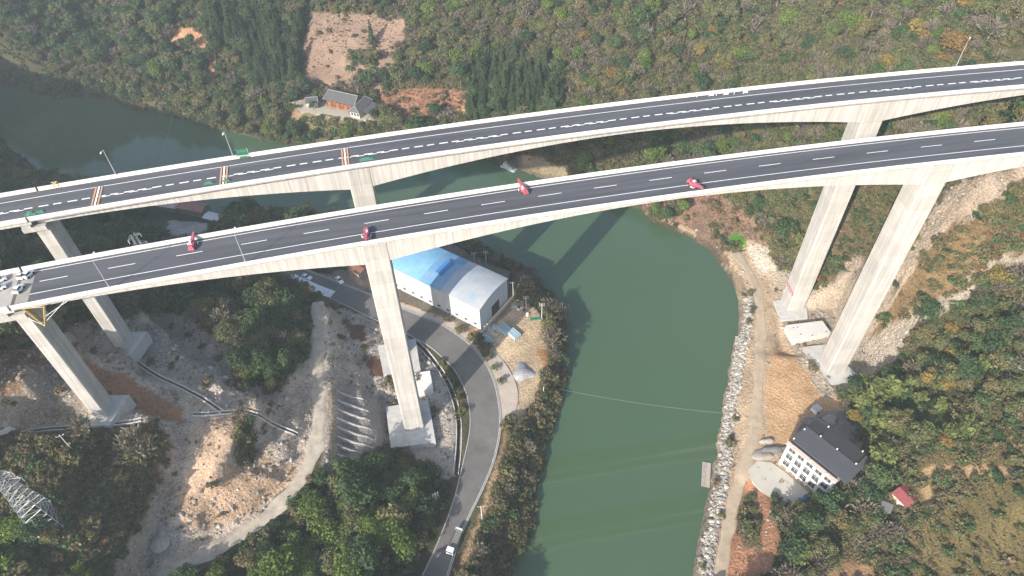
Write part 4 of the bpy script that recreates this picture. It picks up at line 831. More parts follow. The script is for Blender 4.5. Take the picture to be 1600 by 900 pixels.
def rock(name, loc, s, mt, label, cat, group=None, n=2):
    mb = MB(); r_ = random.Random(int(loc[0] * 31 + loc[1] * 7)); import bmesh
    bm = bmesh.new(); bmesh.ops.create_icosphere(bm, subdivisions=n, radius=1)
    ph = [r_.uniform(0, 6) for _ in range(6)]
    for v_ in bm.verts:
        k = 1 + .18 * math.sin(v_.co.x * 3 + ph[0]) + .15 * math.sin(v_.co.y * 4 + ph[1]) + .12 * math.sin(v_.co.z * 5 + ph[2]); v_.co = Vector((v_.co.x * s[0] * k, v_.co.y * s[1] * k, max(v_.co.z, -.3) * s[2] * k))
    me = bpy.data.meshes.new(name); bm.to_mesh(me); bm.free(); me.materials.append(mt); o = link(name, me); o.location = tuple(map(float, loc)); o['label'] = label; o['category'] = cat
    if group: o['group'] = group
    return o
PALE = mat('pale_gravel', S(210, 200, 188, .5), .95, .3, .8, .8, .3); GREYG = mat('grey_gravel', S(150, 148, 148, .5), .95, .35, .7, .8, .3)
for x, y, s, mt, lb in ((1197, 690, (2.3, 1.8, 1.4), PALE, 'pale heap of sand beside the right bank track, nearest the building'), (1205, 703, (3.2, 2.2, 1.5), GREYG, 'grey heap of gravel in front of the white building'), (1192, 712, (3.4, 2.4, 1.0), PALE, 'wide low pale heap at the edge of the forecourt'), (1222, 702, (2.2, 1.5, 1.4), GREYG, 'small grey heap against the left corner of the white building'),
                        (1296, 655, (3.0, 2.0, .6), mat('light_rubble', S(190, 188, 186, .55), .95, .35, .7, .8, .3), 'broad grey heap of rubble behind the dark roofed building'), (820, 582, (4.2, 4.6, 1.9), mat('pale_stones', S(205, 205, 208, .5), .95, .4, .7, 1, .3), 'heap of pale grey stones in the yard beside the river road'), (252, 843, (2.8, 3.2, 1.1), PALE, 'heap of pale gravel beside the lower end of the dirt track'), (655, 500, (1, 1, .4), GREYG, 'small grey heap on the verge below the warehouse')):
    h_ = hit(x, y); rock('rubble_heap', (h_[0], h_[1], h_[2] - .15), s, mt, lb, 'heap', n=4)
h_ = hit(1274, 643); t = thing('site_hut', 'small white site hut standing in the shade behind the dark roofed building', 'hut', (h_[0], h_[1], h_[2]), .5)
part('wall', MB().box((0, 0, 1.1), (2.6, 2.4, 2.2)), WHITE, t); part('roof', MB().box((0, 0, 2.3), (2.9, 2.7, .18)), STEEL, t); part('door', MB().box((-.4, -1.22, .95), (.8, .06, 1.9)), DARK, t)

# ------------------------------------------------------------------ timber farmhouse across the river
hz_ = 11.0; hc = at(512, 166, hz_); he = at(556, 176, hz_); u = (he - hc)[:2]; HL = np.linalg.norm(u); u /= HL
t = thing('farmhouse', 'timber farmhouse with orange brown walls and grey tiled roofs across the river', 'house', (hc[0], hc[1], hz_), math.atan2(u[1], u[0]))
TIM = mat('orange_timber', (.30, .115, .05), .7, .25, 1.2, .2, stretch=(3, 1, .4)); TD = mat('timber_door', (.16, .06, .03), .7, .2)
part('wall', MB().box((HL / 2, 4.0, 2.4), (HL, 7.6, 4.8)), TIM, t)
for k in range(7):
    x = HL * (k + .5) / 7; part('wall_post', MB().box((k * HL / 7 + .1, .12, 2.4), (.25, .3, 4.8)), TD, t)
    if k % 2 == 1: part('door', MB().box((x, .16, 1.3), (1.3, .1, 2.4)), TD, t)
    part('window', MB().box((x, .15, 3.6), (1.2, .1, .9)), DARK, t)
def hip(parent, x0, x1, y0, y1, z, h, hipl, hipr, n=10, name='roof'):
    ym = (y0 + y1) / 2; r0, r1 = x0 + hipl, x1 - hipr; mb = MB()
    V = [(x0, y0, z), (x1, y0, z), (x1, y1, z), (x0, y1, z), (r0, ym, z + h), (r1, ym, z + h)]
    mb.add(V, [(0, 1, 5, 4), (2, 3, 4, 5), (1, 2, 5), (3, 0, 4), (0, 3, 2, 1)]); o = part(name, mb, GRY, parent)
    m2 = MB().tube(V[4], V[5], .16)
    for a, b_ in ((0, 4), (3, 4), (1, 5), (2, 5)): m2.tube(V[a], V[b_], .12)
    part('ridge_tile', m2, mat('ridge_grey', (.30, .30, .30), .8, .1), o)
    m3 = MB(); k = x0 + .6
    while k < x1 - .5:
        f = min(1, (k - x0) / max(hipl, .01), (x1 - k) / max(hipr, .01))
        if hipl or hipr: pass
        m3.tube((k, y0, z + .04), (k, y0 + (ym - y0) * f, z + h * f + .04), .07, n=3); k += .75
    part('tile_rows', m3, GRY, o, kind='stuff')
hip(t, -1.3, HL + .8, -1.4, 9.2, 4.7, 3.2, 1.2, .5)
part('wing_wall', MB().box((HL + 2.6, 1.5, 2.1), (5.4, 12, 4.2)), CRM, t)
for k in range(3): part('wing_window', MB().box((HL + 1.0 + k * 1.7, -4.55, 2.2), (.9, .12, 1.4)), DARK, t)
o_ = thing('annex', '', '') if False else None
mbw = MB(); V = [(HL - .8, -5.6, 4.0), (HL + 6.2, -5.6, 4.0), (HL + 6.2, 8.6, 4.0), (HL - .8, 8.6, 4.0), (HL + 2.7, -3.4, 6.6), (HL + 2.7, 7.0, 6.6)]
o = part('roof', MB().add(V, [(0, 1, 4), (1, 2, 5, 4), (2, 3, 5), (3, 0, 4, 5), (0, 3, 2, 1)]), GRY, t); m2 = MB().tube(V[4], V[5], .16)
for a, b_ in ((0, 4), (1, 4), (2, 5), (3, 5)): m2.tube(V[a], V[b_], .14)
part('ridge_tile', m2, MATS['ridge_grey'], o)
part('lean_to_roof', MB().prism([(HL + 6.3, -2.5), (HL + 9.6, -2.5), (HL + 9.6, 7.5), (HL + 6.3, 7.5)], [3.6, 2.6, 2.6, 3.6], [3.8, 2.8, 2.8, 3.8]), GRY, t)
h2 = at(489, 163, hz_); t = thing('outbuilding', 'low tiled outbuilding at the left end of the farmhouse terrace', 'outbuilding', (h2[0], h2[1], hz_), math.atan2(u[1], u[0]) + .5)
part('wall', MB().box((0, 0, 1.3), (6, 5, 2.6)), CRM, t); hip(t, -3.6, 3.6, -3.2, 3.2, 2.6, 1.8, .4, .4)
TP = [(464, 168), (482, 166), (510, 168), (556, 180), (580, 178), (572, 188), (553, 185), (510, 178), (470, 174)]
o = slab('terrace', TP, 8.5, hz_ + .12, mat('terrace_stone', S(222, 210, 192, .5), .9, .1, 1.5), 'a', 'b')
for k in ('label', 'category'): del o[k]
o['kind'] = 'structure'

# ------------------------------------------------------------------ vehicles on the ground
def road_ang(x0, y0, x1, y1, z): a = at(x0, y0, z); b_ = at(x1, y1, z); return math.atan2(b_[1] - a[1], b_[0] - a[0])
car((*at(480, 434, 8.9)[:2], 8.88), road_ang(470, 429, 492, 439, 9), 'white car on the road by the white sheet, seen under the near viaduct', 4.6, 1.9)
car((*at(531, 439, 8.9)[:2], 8.88), road_ang(524, 430, 538, 447, 9), 'white car parked on the verge left of the middle pier', 4.5, 1.9)
h_ = np.array([*at(20, 275, 10)[:2], 0]); h_[2] = gz(h_[0], h_[1]) + .52
car(h_, road_ang(13, 268, 28, 282, 10), 'white car on the far bank road at the left edge of the view', 4.6, 1.9)
ta = road_ang(705, 862, 720, 826, 9); c_ = at(711, 846, 9.5)
t = thing('truck', 'flatbed truck with white cab and empty grey green bed driving down the river road', 'truck', (c_[0], c_[1], 8.88), ta)
part('bed', MB().box((.6, 0, 1.25), (6.2, 2.3, .25)), mat('truck_bed', (.17, .17, .15), .8, .15, 1), t)
for k in range(7): part('bed_rib', MB().box((-2.2 + k * .9, 0, 1.41), (.12, 2.2, .07)), MATS['truck_bed'], t)
for s in (-1, 1): part('side_board', MB().box((.6, s * 1.15, 1.55), (6.2, .06, .5)), MATS['truck_bed'], t)
part('cab', MB().box((-3.35, 0, 1.5), (1.6, 2.2, 1.9), 0, .93), WHITE, t); part('windscreen', MB().box((-4.16, 0, 1.9), (.06, 1.9, .75)), GLASS, t)
part('headboard', MB().box((3.65, 0, 1.75), (.18, 2.3, .9)).box((3.3, .9, 2.1), (.7, .2, .2)).box((3.3, -.9, 2.1), (.7, .2, .2)), mat('pale_blue_metal', (.5, .58, .6), .5, .1), t)
for x in (-3.2, 1.8, 2.9):
    for s in (-1, 1): part('wheel', MB().cyl((x, s * 1.0, .5), .5, .35, 'y', 12), TYRE, t)
# white sheet along the road under the deck
SH = [(444, 424), (458, 427), (480, 437), (500, 446), (524, 455), (519, 460), (516, 465), (500, 460), (482, 452), (460, 442), (448, 432)]
single('plastic_sheet', MB().prism([tuple(at(x, y, 9.1)[:2]) for x, y in SH], 8.9, 9.12), mat('white_sheet', (.70, .72, .75), .5, .12, 2, .5), 'long white plastic sheet spread along the inner edge of the road', 'sheet', tuple(at(482, 444, 8.9)))
# bundles of pale blue formwork panels in the yard
FW = mat('formwork_blue', (.34, .46, .52), .5, .15, 1)
def bundle(x, y, L_, W_, n, ang, label, h=1.2):
    p = at(x, y, 9); t = thing('formwork_stack', label, 'formwork stack', (p[0], p[1], gz(p[0], p[1])), ang, 'formwork stacks in the yard')
    for k in range(n): part('panel', MB().box((0, (k - (n - 1) / 2) * W_ / n, h / 2), (L_, W_ / n - .26, h - .15 * (k % 2))), FW, t)
    part('bearer', MB().box((-L_ * .3, 0, .08), (.2, W_ + .3, .16)).box((L_ * .3, 0, .08), (.2, W_ + .3, .16)), TD, t)
ya = road_ang(748, 521, 767, 538, 9)
bundle(760.5, 531.5, 5.2, 3.2, 5, ya, 'stack of pale blue steel panels nearest the road kerb'); bundle(788, 514, 4.6, 3.6, 5, ya, 'stack of pale blue steel panels at the middle of the yard', 1.6); bundle(803, 522, 4.6, 3.4, 4, ya, 'lighter stack of pale blue steel panels, the one farthest right in the yard', 1.5)
r_ = random.Random(3)
SCR = mat('scrap_steel', (.42, .45, .48), .5, .3, .6)
for k in range(26):
    p = at(768 + r_.uniform(-12, 12) , 514 + r_.uniform(-8, 8), 9); mb = MB().box((0, 0, .3), (r_.uniform(.8, 2), r_.uniform(.3, .7), r_.uniform(.2, .6)), 0)
    o = part('scrap_piece', mb, SCR, None); o.location = (p[0], p[1], gz(p[0], p[1])); o.rotation_euler = (0, 0, r_.uniform(0, 3)); o['label'] = 'pale steel offcut scattered at the corner of the warehouse'; o['category'] = 'scrap'; o['group'] = 'steel offcuts by the warehouse'
for k in range(16):
    p = at(812 + r_.uniform(-11, 10), 470 + r_.uniform(-12, 14), 9); mb = MB().box((0, 0, .3), (r_.uniform(.6, 1.6), r_.uniform(.4, .8), r_.uniform(.3, .9)), 0)
    o = part('junk_piece', mb, [SCR, WHITE, TD][k % 3], None); o.location = (p[0], p[1], gz(p[0], p[1])); o.rotation_euler = (0, 0, r_.uniform(0, 3)); o['label'] = 'junk lying behind the yard near the riverside poles'; o['category'] = 'junk'; o['group'] = 'junk behind the yard'
h_ = hit(837, 499); t = thing('green_net', 'strip of dark green net at the river end of the yard', 'net', (h_[0], h_[1], h_[2]), .1)
part('net_sheet', MB().box((0, 0, .35), (4.8, 1.5, .5), 0, .8), mat('dark_green_net', (.02, .16, .09), .8, .3, .5), t)
h_ = hit(824, 493); t = thing('water_tank', 'small round white tank beside the green net in the yard', 'tank', (h_[0], h_[1], h_[2])); part('tank', MB().cyl((0, 0, .6), .55, 1.2, 'z', 16), WHITE, t)

# ------------------------------------------------------------------ poles and pylons
def pole(x, y, h, label, arms=2, tilt=0, mt=None, world=None):
    b_ = world if world is not None else hit(x, y); t = thing('utility_pole', label, 'utility pole', (b_[0], b_[1], b_[2] - .1), tilt)
    mt = mt or mat('concrete_pole', (.55, .54, .50), .8, .1, 1); part('pole', MB().tube((0, 0, 0), (0, 0, h), .17, .11, 8), mt, t)
    for k in range(arms):
        part('crossarm', MB().box((0, 0, h - .5 - k * .9), (2.0, .12, .12)), STEEL, t)
        for s in (-.85, 0, .85): part('insulator', MB().cyl((s, 0, h - .3 - k * .9), .08, .3), WHITE, t)
    return t
pole(846.5, 498, 9, 'white utility pole at the green net on the edge of the yard'); pole(822, 484, 8, 'utility pole in the junk behind the yard'); pole(802, 465, 9, 'utility pole at the back right corner of the warehouse', 1)
pole(742, 418, 9, 'utility pole behind the blue warehouse roof, left of two', 2); pole(760, 416, 9, 'utility pole behind the blue warehouse roof, right of two', 2)
pole(683.5, 789, 8, 'utility pole with crossarms among trees left of the river road', 3, .4); pole(753.5, 812, 9, 'pale utility pole right of the river road above the truck', 1)
pole(1408, 0, 1, 'x') if False else None
pole(118, 708, 9, 'pale leaning utility pole below the double gutter', 1, .5); pole(849, 622, 7, 'short white pole in the scrub beside the river below the stone heap', 0)
def pylon(b_, z, w, h, label, arms, rz):
    t = thing('pylon', label, 'pylon', (b_[0], b_[1], z), rz); W = lambda f: w * (1 - f) + w * .22 * f; C4 = [(-1, -1), (1, -1), (1, 1), (-1, 1)]
    P = lambda f, k: (C4[k][0] * W(f) / 2, C4[k][1] * W(f) / 2, h * f)
    for k in range(4): part('leg', MB().tube(P(0, k), P(1, k), .10, .07, 4), STEEL, t)
    nb = 11; mb = MB()
    for i in range(nb):
        f0 = 1 - (1 - i / nb) ** 1.0; f1 = (i + 1) / nb
        for k in range(4):
            mb.tube(P(f0, k), P(f1, (k + 1) % 4), .045, n=3); mb.tube(P(f0, (k + 1) % 4), P(f1, k), .045, n=3); mb.tube(P(f1, k), P(f1, (k + 1) % 4), .045, n=3)
    part('bracing', mb, STEEL, t)
    for f, L_ in arms:
        for s in (-1, 1):
            m2 = MB(); zz = h * f; tip = (s * L_, 0, zz + .2)
            for k in (-1, 1): m2.tube((s * W(f) / 2, k * W(f) / 2, zz), tip, .09, n=3); m2.tube((s * W(f) / 2, k * W(f) / 2, zz + 1.2), tip, .07, n=3)
            m2.tube((s * L_ * .5, -.3, zz + .3), (s * L_ * .5, .3, zz + .3), .06, n=3); part('crossarm', m2, STEEL, t); part('insulator', MB().cyl((s * L_, 0, zz - .6), .12, 1.4), mat('insulator_white', (.7, .72, .72), .3, .1), t)
    return t
pb = hit(74, 815); z_ = pb[2] - .5
# pick the height so that the top reaches its place in the picture
def zfor(X, Y, row):
    zs = np.linspace(0, 150, 1501); yy = px(np.c_[np.full(1501, X), np.full(1501, Y), zs])[1]; return zs[np.argmin(abs(yy - row))]
pylon(pb, z_, 6.2, zfor(pb[0], pb[1], 741) - z_, 'large white lattice pylon standing in scrub at the lower left', [(.80, 3.2), (.93, 2.6)], .5)
pb2 = hit(266, 473); pylon(pb2, pb2[2] - .5, 5.0, zfor(pb2[0], pb2[1], 367) - pb2[2] + .5, 'lattice pylon seen partly between the two viaducts at left', [(.72, 3.2), (.85, 2.8), (.97, 2.2)], .9)
WIRE = mat('wire', (.30, .34, .32), .5, .1)
def wire(a, b_, sag, label, r=.03):
    a = np.array(a, float); b_ = np.array(b_, float); mb = MB(); n = 14; pts = [a + (b_ - a) * k / n - np.array([0, 0, sag * 4 * (k / n) * (1 - k / n)]) for k in range(n + 1)]
    for k in range(n): mb.tube(pts[k], pts[k + 1], r, n=3)
    single('overhead_wire', mb, WIRE, label, 'wire', tuple((a + b_) / 2))
wire(at(874, 608, 4), at(1135, 646, 4), 1.5, 'thin pale wire strung low across the river from the yard side to the stony bank', .022)
wire((pb[0] - 2, pb[1], z_ + 22), (pb[0] - 22, pb[1] - 45, 62), 1.0, 'thin wire leading down and left from the lattice pylon')
wire(at(268, 182, 10), at(250, 252, 14), 1, 'thin wire over the dark water at upper left', .05)

# ------------------------------------------------------------------ gutters, retaining steps
GUT = mat('gutter_concrete', (.50, .48, .45), .9, .12, 1)
def gutter(pts, label, w=1.1):
    P = []; 
    for a, b_ in zip(pts[:-1], pts[1:]):
        for k in range(6): P.append(hit(a[0] + (b_[0] - a[0]) * k / 6, a[1] + (b_[1] - a[1]) * k / 6))
    P.append(hit(*pts[-1])); P = np.array(P)
    for _ in range(4): P[1:-1] = (P[:-2] + 2 * P[1:-1] + P[2:]) / 4
    zc = np.maximum(P[:, 2], gz(P[:, 0], P[:, 1])) ; mid = P[len(P) // 2]; t = thing('gutter', label, 'gutter', tuple(mid))
    for s in (-1, 1): Q = offs(P[:, :2], s * w / 2); part('gutter_wall', wall_along(Q, .28, zc - 1.2, zc + .55), GUT, t, True)
    part('gutter_bed', wall_along(P[:, :2], w * .9, zc - 1, zc + .12), mat('gutter_bed', (.07, .068, .065), .9, .2), t, True)
gutter([(206, 560), (225, 575), (250, 591), (288, 608), (318, 624), (348, 645)], 'pale double edged gutter running down the slope from the left pier of the far viaduct')
gutter([(-20, 680), (40, 675), (90, 671), (130, 669), (168, 665), (200, 661), (222, 657)], 'pale double edged gutter passing the foot of the left pier at the left edge')
gutter([(303, 649), (330, 648), (352, 646), (385, 643), (402, 650), (430, 665), (465, 680)], 'gutter crossing the slope to the right below the rubble')
t = None
p_ = hit(560, 660); t = thing('retaining_steps', 'stepped retaining wall of parallel concrete ribs on the slope left of the middle pier', 'retaining wall', tuple(p_))
for k in range(9):
    y0 = 612 + k * 14; a = hit(527, y0); b_ = hit(574 + k * 2.2, y0 + 17 + k * .6); mb = MB()
    n = 8; Q = np.array([a + (b_ - a) * i / (n - 1) for i in range(n)]); zt = np.maximum(gz(Q[:, 0], Q[:, 1]) + .35, a[2] + (b_[2] - a[2]) * np.arange(n) / (n - 1) + .25)
    part('rib', wall_along(Q[:, :2], .42, zt - 2, zt), mat('rib_concrete', (.42, .40, .39), .9, .15, 1), t, True)

# ------------------------------------------------------------------ boats
def raft(x, y, L_, W_, ang, label, canopy):
    p = at(x, y, 0); t = thing('raft' if not canopy else 'houseboat', label, 'boat', (p[0], p[1], -.15), ang)
    if canopy:
        part('hull', MB().box((0, 0, .3), (L_, W_, .7), 0, 1.0), mat('pale_hull', (.45, .48, .48), .6, .15, 1), t); part('cabin_wall', MB().box((-.1, 0, 1.5), (L_ * .62, W_ * .7, 1.9)), mat('cabin_grey', (.34, .38, .38), .7, .2, 1), t)
        part('roof', MB().box((-.1, .2, 2.55), (L_ * .7, W_ * .85, .14)), mat('pale_blue_roof', (.42, .52, .52), .5, .1, 1), t)
    else:
        for k in range(8): part('plank', MB().box((0, (k - 3.5) * W_ / 8, .42), (L_, W_ / 8 - .04, .12)), mat('grey_plank', (.36, .31, .27), .9, .25, .6, rand=.15), t)
        for s in (-1, 1): part('float', MB().box((0, s * W_ * .35, .18), (L_ * .97, .5, .4)), mat('float_dark', (.06, .06, .06), .8, .1), t)
raft(796, 262, 8.5, 4.2, road_ang(784, 258, 808, 268, 0), 'pale houseboat with light roof moored between the two viaducts', True)
raft(1103, 742, 9.2, 2.8, road_ang(1100, 756, 1101.5, 728, 0), 'grey wooden raft moored off the stony right bank', False)
p = at(96, 153, 0); t = thing('rowing_boat', 'faint dark rowing boat near the shaded far shore at upper left', 'boat', (p[0], p[1], 0), .5)
mb = MB(); rows = [(-4, .1), (-3, .6), (-1.5, .85), (1, .85), (3, .55), (4.2, .05)]; V = []
for x, w_ in rows: V += [(x, -w_, .55), (x, -w_ * .6, -.1), (x, w_ * .6, -.1), (x, w_, .55)]
mb.add(V, [(4 * i + k, 4 * i + k + 1, 4 * i + 5 + k, 4 * i + 4 + k) for i in range(5) for k in range(3)]); part('hull', mb, mat('old_boat_wood', (.10, .10, .09), .8, .2), t)
part('thwart', MB().box((-1, 0, .45), (.3, 1.5, .06)).box((1.5, 0, .45), (.3, 1.4, .06)), MATS['grey_plank'], t)

# ------------------------------------------------------------------ plants: meshes
def leaf_mat(name, c1, c2, c3=None):
    mt = bpy.data.materials.new(name); mt.use_nodes = True; N = mt.node_tree.nodes; L = mt.node_tree.links; b = N['Principled BSDF']
    b.inputs['Roughness'].default_value = .7; b.inputs['Specular IOR Level'].default_value = .25
    oi = N.new('ShaderNodeObjectInfo'); cr = N.new('ShaderNodeValToRGB'); e = cr.color_ramp.elements
    e[0].position = 0; e[0].color = (*c1, 1); e[1].position = 1; e[1].color = (*(c3 or c2), 1); x = e.new(.55); x.color = (*c2, 1)
    L.new(oi.outputs['Random'], cr.inputs[0])
    g = N.new('ShaderNodeNewGeometry'); mr = N.new('ShaderNodeMapRange'); mr.inputs[3].default_value = .78; mr.inputs[4].default_value = 1.28
    L.new(g.outputs['Random Per Island'], mr.inputs[0]); vm = N.new('ShaderNodeVectorMath'); vm.operation = 'SCALE'
    L.new(cr.outputs[0], vm.inputs[0]); L.new(mr.outputs[0], vm.inputs['Scale']); L.new(vm.outputs[0], b.inputs['Base Color'])
    tr = N.new('ShaderNodeBsdfTranslucent'); L.new(vm.outputs[0], tr.inputs[0]); ms = N.new('ShaderNodeMixShader'); ms.inputs[0].default_value = .32
    L.new(b.outputs[0], ms.inputs[1]); L.new(tr.outputs[0], ms.inputs[2]); L.new(ms.outputs[0], N['Material Output'].inputs[0])
    return mt
LM = dict(olive=leaf_mat('leaf_olive', (0.101, 0.115, 0.047), (0.149, 0.155, 0.068), (0.189, 0.162, 0.074)), green=leaf_mat('leaf_green', (0.039, 0.075, 0.033), (0.065, 0.111, 0.044), (0.091, 0.137, 0.052)),
          bright=leaf_mat('leaf_bright', (0.094, 0.149, 0.028), (0.138, 0.198, 0.039), (0.160, 0.209, 0.055)), bare=leaf_mat('twig_brown', (.150, .128, .092), (.205, .175, .125), (.23, .20, .15)),
          yellow=leaf_mat('leaf_yellow', (0.200, 0.160, 0.045), (0.270, 0.210, 0.060), (0.220, 0.140, 0.050)), orange=leaf_mat('leaf_orange', (0.209, 0.095, 0.043), (0.266, 0.142, 0.067), (0.190, 0.114, 0.067)),
          conifer=leaf_mat('needle_green', (0.035, 0.062, 0.030), (0.056, 0.088, 0.037), (0.075, 0.100, 0.043)), bamboo=leaf_mat('leaf_bamboo', (0.102, 0.138, 0.042), (0.144, 0.174, 0.054), (0.180, 0.192, 0.066)),
          tuft=leaf_mat('dry_grass', (.18, .14, .085), (.23, .18, .10), (.15, .14, .07)), brown=leaf_mat('leaf_brown', (.125, .112, .058), (.165, .140, .072), (.20, .155, .085)))
BARK = mat('bark', (.10, .08, .065), .9, .2, .5); BARKP = mat('pale_bark', (.30, .27, .23), .9, .2, .5)
STONE = mat('pale_stone', (.31, .285, .25), .9, .3, .6, .5, .15, rand=.5)
def quads(mb, P, Nn, size, rg, el=1.0):
    for p, n in zip(P, Nn):
        n = n / (np.linalg.norm(n) + 1e-9); a = rg.normal(size=3); u = np.cross(n, a); u /= np.linalg.norm(u) + 1e-9; w = np.cross(n, u); s = size * rg.uniform(.6, 1.35)
        u = u * s * .5 * el; w = w * s * .5 * rg.uniform(.6, 1)
        mb.quad([p - u - w * .6, p + u * .2 - w, p + u + w * .4, p - u * .3 + w])
def lumps(rg, R, Hc, Ht, nl, q, size, flat=.8, jitter=.7):
    """crown of several irregular leafy lumps between heights Hc and Ht"""
    mb = MB()
    for k in range(nl):
        th = rg.uniform(0, 6.28); rr = R * .62 * math.sqrt(rg.uniform(0, 1)) if k else 0; h = Hc + (Ht - Hc) * (rg.uniform(.25, .85) if k else .75)
        c = np.array([rr * math.cos(th), rr * math.sin(th), h]); lr = R * rg.uniform(.33, .55); d = rg.normal(size=(q, 3)); d /= np.linalg.norm(d, axis=1)[:, None]; d[:, 2] = np.where(d[:, 2] < -.35, -d[:, 2], d[:, 2])
        P = c + d * lr * rg.uniform(.7, 1.12, (q, 1)) * [1, 1, flat]; quads(mb, P, d + rg.normal(size=(q, 3)) * jitter, size, rg)
    return mb
def limbs(rg, mb, R, Hc, Ht, n=6, r=.22):
    mb.tube((0, 0, -.8), (0, 0, Hc), r, r * .65, 6)
    for k in range(n):
        th = 6.28 * k / n + rg.uniform(-.4, .4); e = (R * .6 * math.cos(th), R * .6 * math.sin(th), Hc + (Ht - Hc) * rg.uniform(.4, .8)); mb.tube((0, 0, Hc * rg.uniform(.75, 1)), e, r * .45, r * .12, 4)
    return mb
def bare_crown(rg, R, Ht, n=230):
    mb = MB()
    for k in range(n):
        th = rg.uniform(0, 6.28); ph = rg.uniform(.1, 1.45); rr = R * rg.uniform(.45, 1.05); c = np.array([rr * math.sin(ph) * math.cos(th), rr * math.sin(ph) * math.sin(th), Ht * .45 + rr * math.cos(ph) * .9])
        d = np.array([math.cos(th) * math.sin(ph), math.sin(th) * math.sin(ph), math.cos(ph) + .3]) + rg.normal(size=3) * .5; d /= np.linalg.norm(d); s = np.cross(d, rg.normal(size=3)); s /= np.linalg.norm(s); L_ = rg.uniform(.6, 1.3)
        mb.add([c - d * L_ * .6 - s * .10, c - d * L_ * .6 + s * .10, c + d * L_ * .7 + s * .03, c + d * L_ * .2 + s * .35], [(0, 1, 2, 3)])
    return mb
def conifer_crown(rg, R, Ht):
    mb = MB(); h = Ht * .14
    while h < Ht:
        f = 1 - (h - Ht * .14) / (Ht * .86); n = max(4, int(15 * f))
        for k in range(n):
            th = rg.uniform(0, 6.28); l = R * (f ** .85) * rg.uniform(.75, 1.1) + .15; d = np.array([math.cos(th), math.sin(th), -.32]); s = np.array([-math.sin(th), math.cos(th), 0]) * (.22 + .26 * l * .6); a = np.array([0, 0, h + rg.uniform(-.2, .2)])
            mb.quad([a - s * .3, a + d * l * .55 - s, a + d * l, a + d * l * .55 + s]); mb.quad([a + [0, 0, .1], a + d * l * .5 + [0, 0, .28], a + d * l * .95, a + d * l * .5 - [0, 0, .28]])
        h += .5 + .12 * f
    return mb
def bamboo_crown(rg, R, Ht):
    mb = MB()
    for k in range(9):
        th = rg.uniform(0, 6.28); lean = np.array([math.cos(th), math.sin(th), 0]) * R * rg.uniform(.35, .9)
        for j in range(44):
            f = rg.uniform(.3, 1); c = lean * f * f + np.array([0, 0, Ht * (f - .16 * f * f) * (1 - .04 * k)]); w = .75 * (1.15 - f) + .25; p = c + rg.normal(size=3) * w * .62
            quads(mb, [p], [rg.normal(size=3) + [0, 0, .8]], .72, rg, 1.3)
    return mb
def variants(kind):
    out = []; nvar = 3 if kind in ('tree_olive', 'tree_green', 'tree_bare', 'tree_bright', 'shrub_green', 'shrub_olive', 'shrub_brown') else 2
    for s in range(nvar):
        rg = np.random.default_rng(hash_(kind) + s); tk = None; R = rg.uniform(.85, 1.15)
        if kind in ('tree_olive', 'tree_green', 'tree_yellow', 'tree_bright'):
            R *= 2.9; Ht = R * rg.uniform(1.9, 2.3); tk = limbs(rg, MB(), R, Ht * .4, Ht); cr = lumps(rg, R, Ht * .35, Ht, 12, 120, .42 if kind != 'tree_bright' else .38); lm = LM[kind[5:]]; bk = BARK
        elif kind == 'tree_bare':
            R *= 2.6; Ht = R * 2.3; tk = limbs(rg, MB(), R, Ht * .4, Ht * 1.05, 9, .18); cr = bare_crown(rg, R, Ht); lm = LM['bare']; bk = BARKP
        elif kind == 'tree_conifer':
            R *= 2.0; Ht = 9.5 * rg.uniform(.9, 1.1); tk = MB().tube((0, 0, -.8), (0, 0, Ht * .9), .2, .05, 6); cr = conifer_crown(rg, R, Ht); lm = LM['conifer']; bk = BARK
        elif kind == 'bamboo':
            R *= 2.4; Ht = 7.5; tk = MB()
            for k in range(9): th = rg.uniform(0, 6.28); tk.tube((.3 * math.cos(th), .3 * math.sin(th), -.5), (R * .4 * math.cos(th), R * .4 * math.sin(th), Ht * .75), .06, .03, 4)
            cr = bamboo_crown(rg, R, Ht); lm = LM['bamboo']; bk = mat('bamboo_stem', (.20, .22, .08), .6, .15)
        elif kind.startswith('shrub'):
            R *= 1.55; cr = lumps(rg, R, 0.0, R * 1.05, 6, 30, .5, .8, .9); lm = LM[kind[6:]]; bk = BARK
        elif kind == 'tuft':
            cr = MB(); lm = LM['tuft']; bk = BARK
            for k in range(14): th = rg.uniform(0, 6.28); r0 = rg.uniform(0, .3); e = np.array([math.cos(th), math.sin(th), 0]); s_ = np.array([-e[1], e[0], 0]) * .09; a = e * r0; cr.quad([a - s_, a + s_, a + e * .35 + s_ * .6 + [0, 0, .45], a + e * .45 - s_ * .3 + [0, 0, .5]])
        else:
            cr = MB(); lm = STONE; bk = BARK; n = 6; v = []
            for h, w in ((-.25, .5), (.12, .52), (.4, .25)):
                for k in range(n): a = 6.28 * k / n; q = w * rg.uniform(.75, 1.2); v.append((q * math.cos(a), q * math.sin(a) * .8, h + rg.uniform(-.07, .07)))
            cr.add(v, [(r * n + k, r * n + (k + 1) % n, (r + 1) * n + (k + 1) % n, (r + 1) * n + k) for r in range(2) for k in range(n)] + [tuple(range(2 * n, 3 * n))])
        out.append((tk, cr, bk, lm))
    return out
def hash_(s): return sum((i + 1) * ord(c) for i, c in enumerate(s))
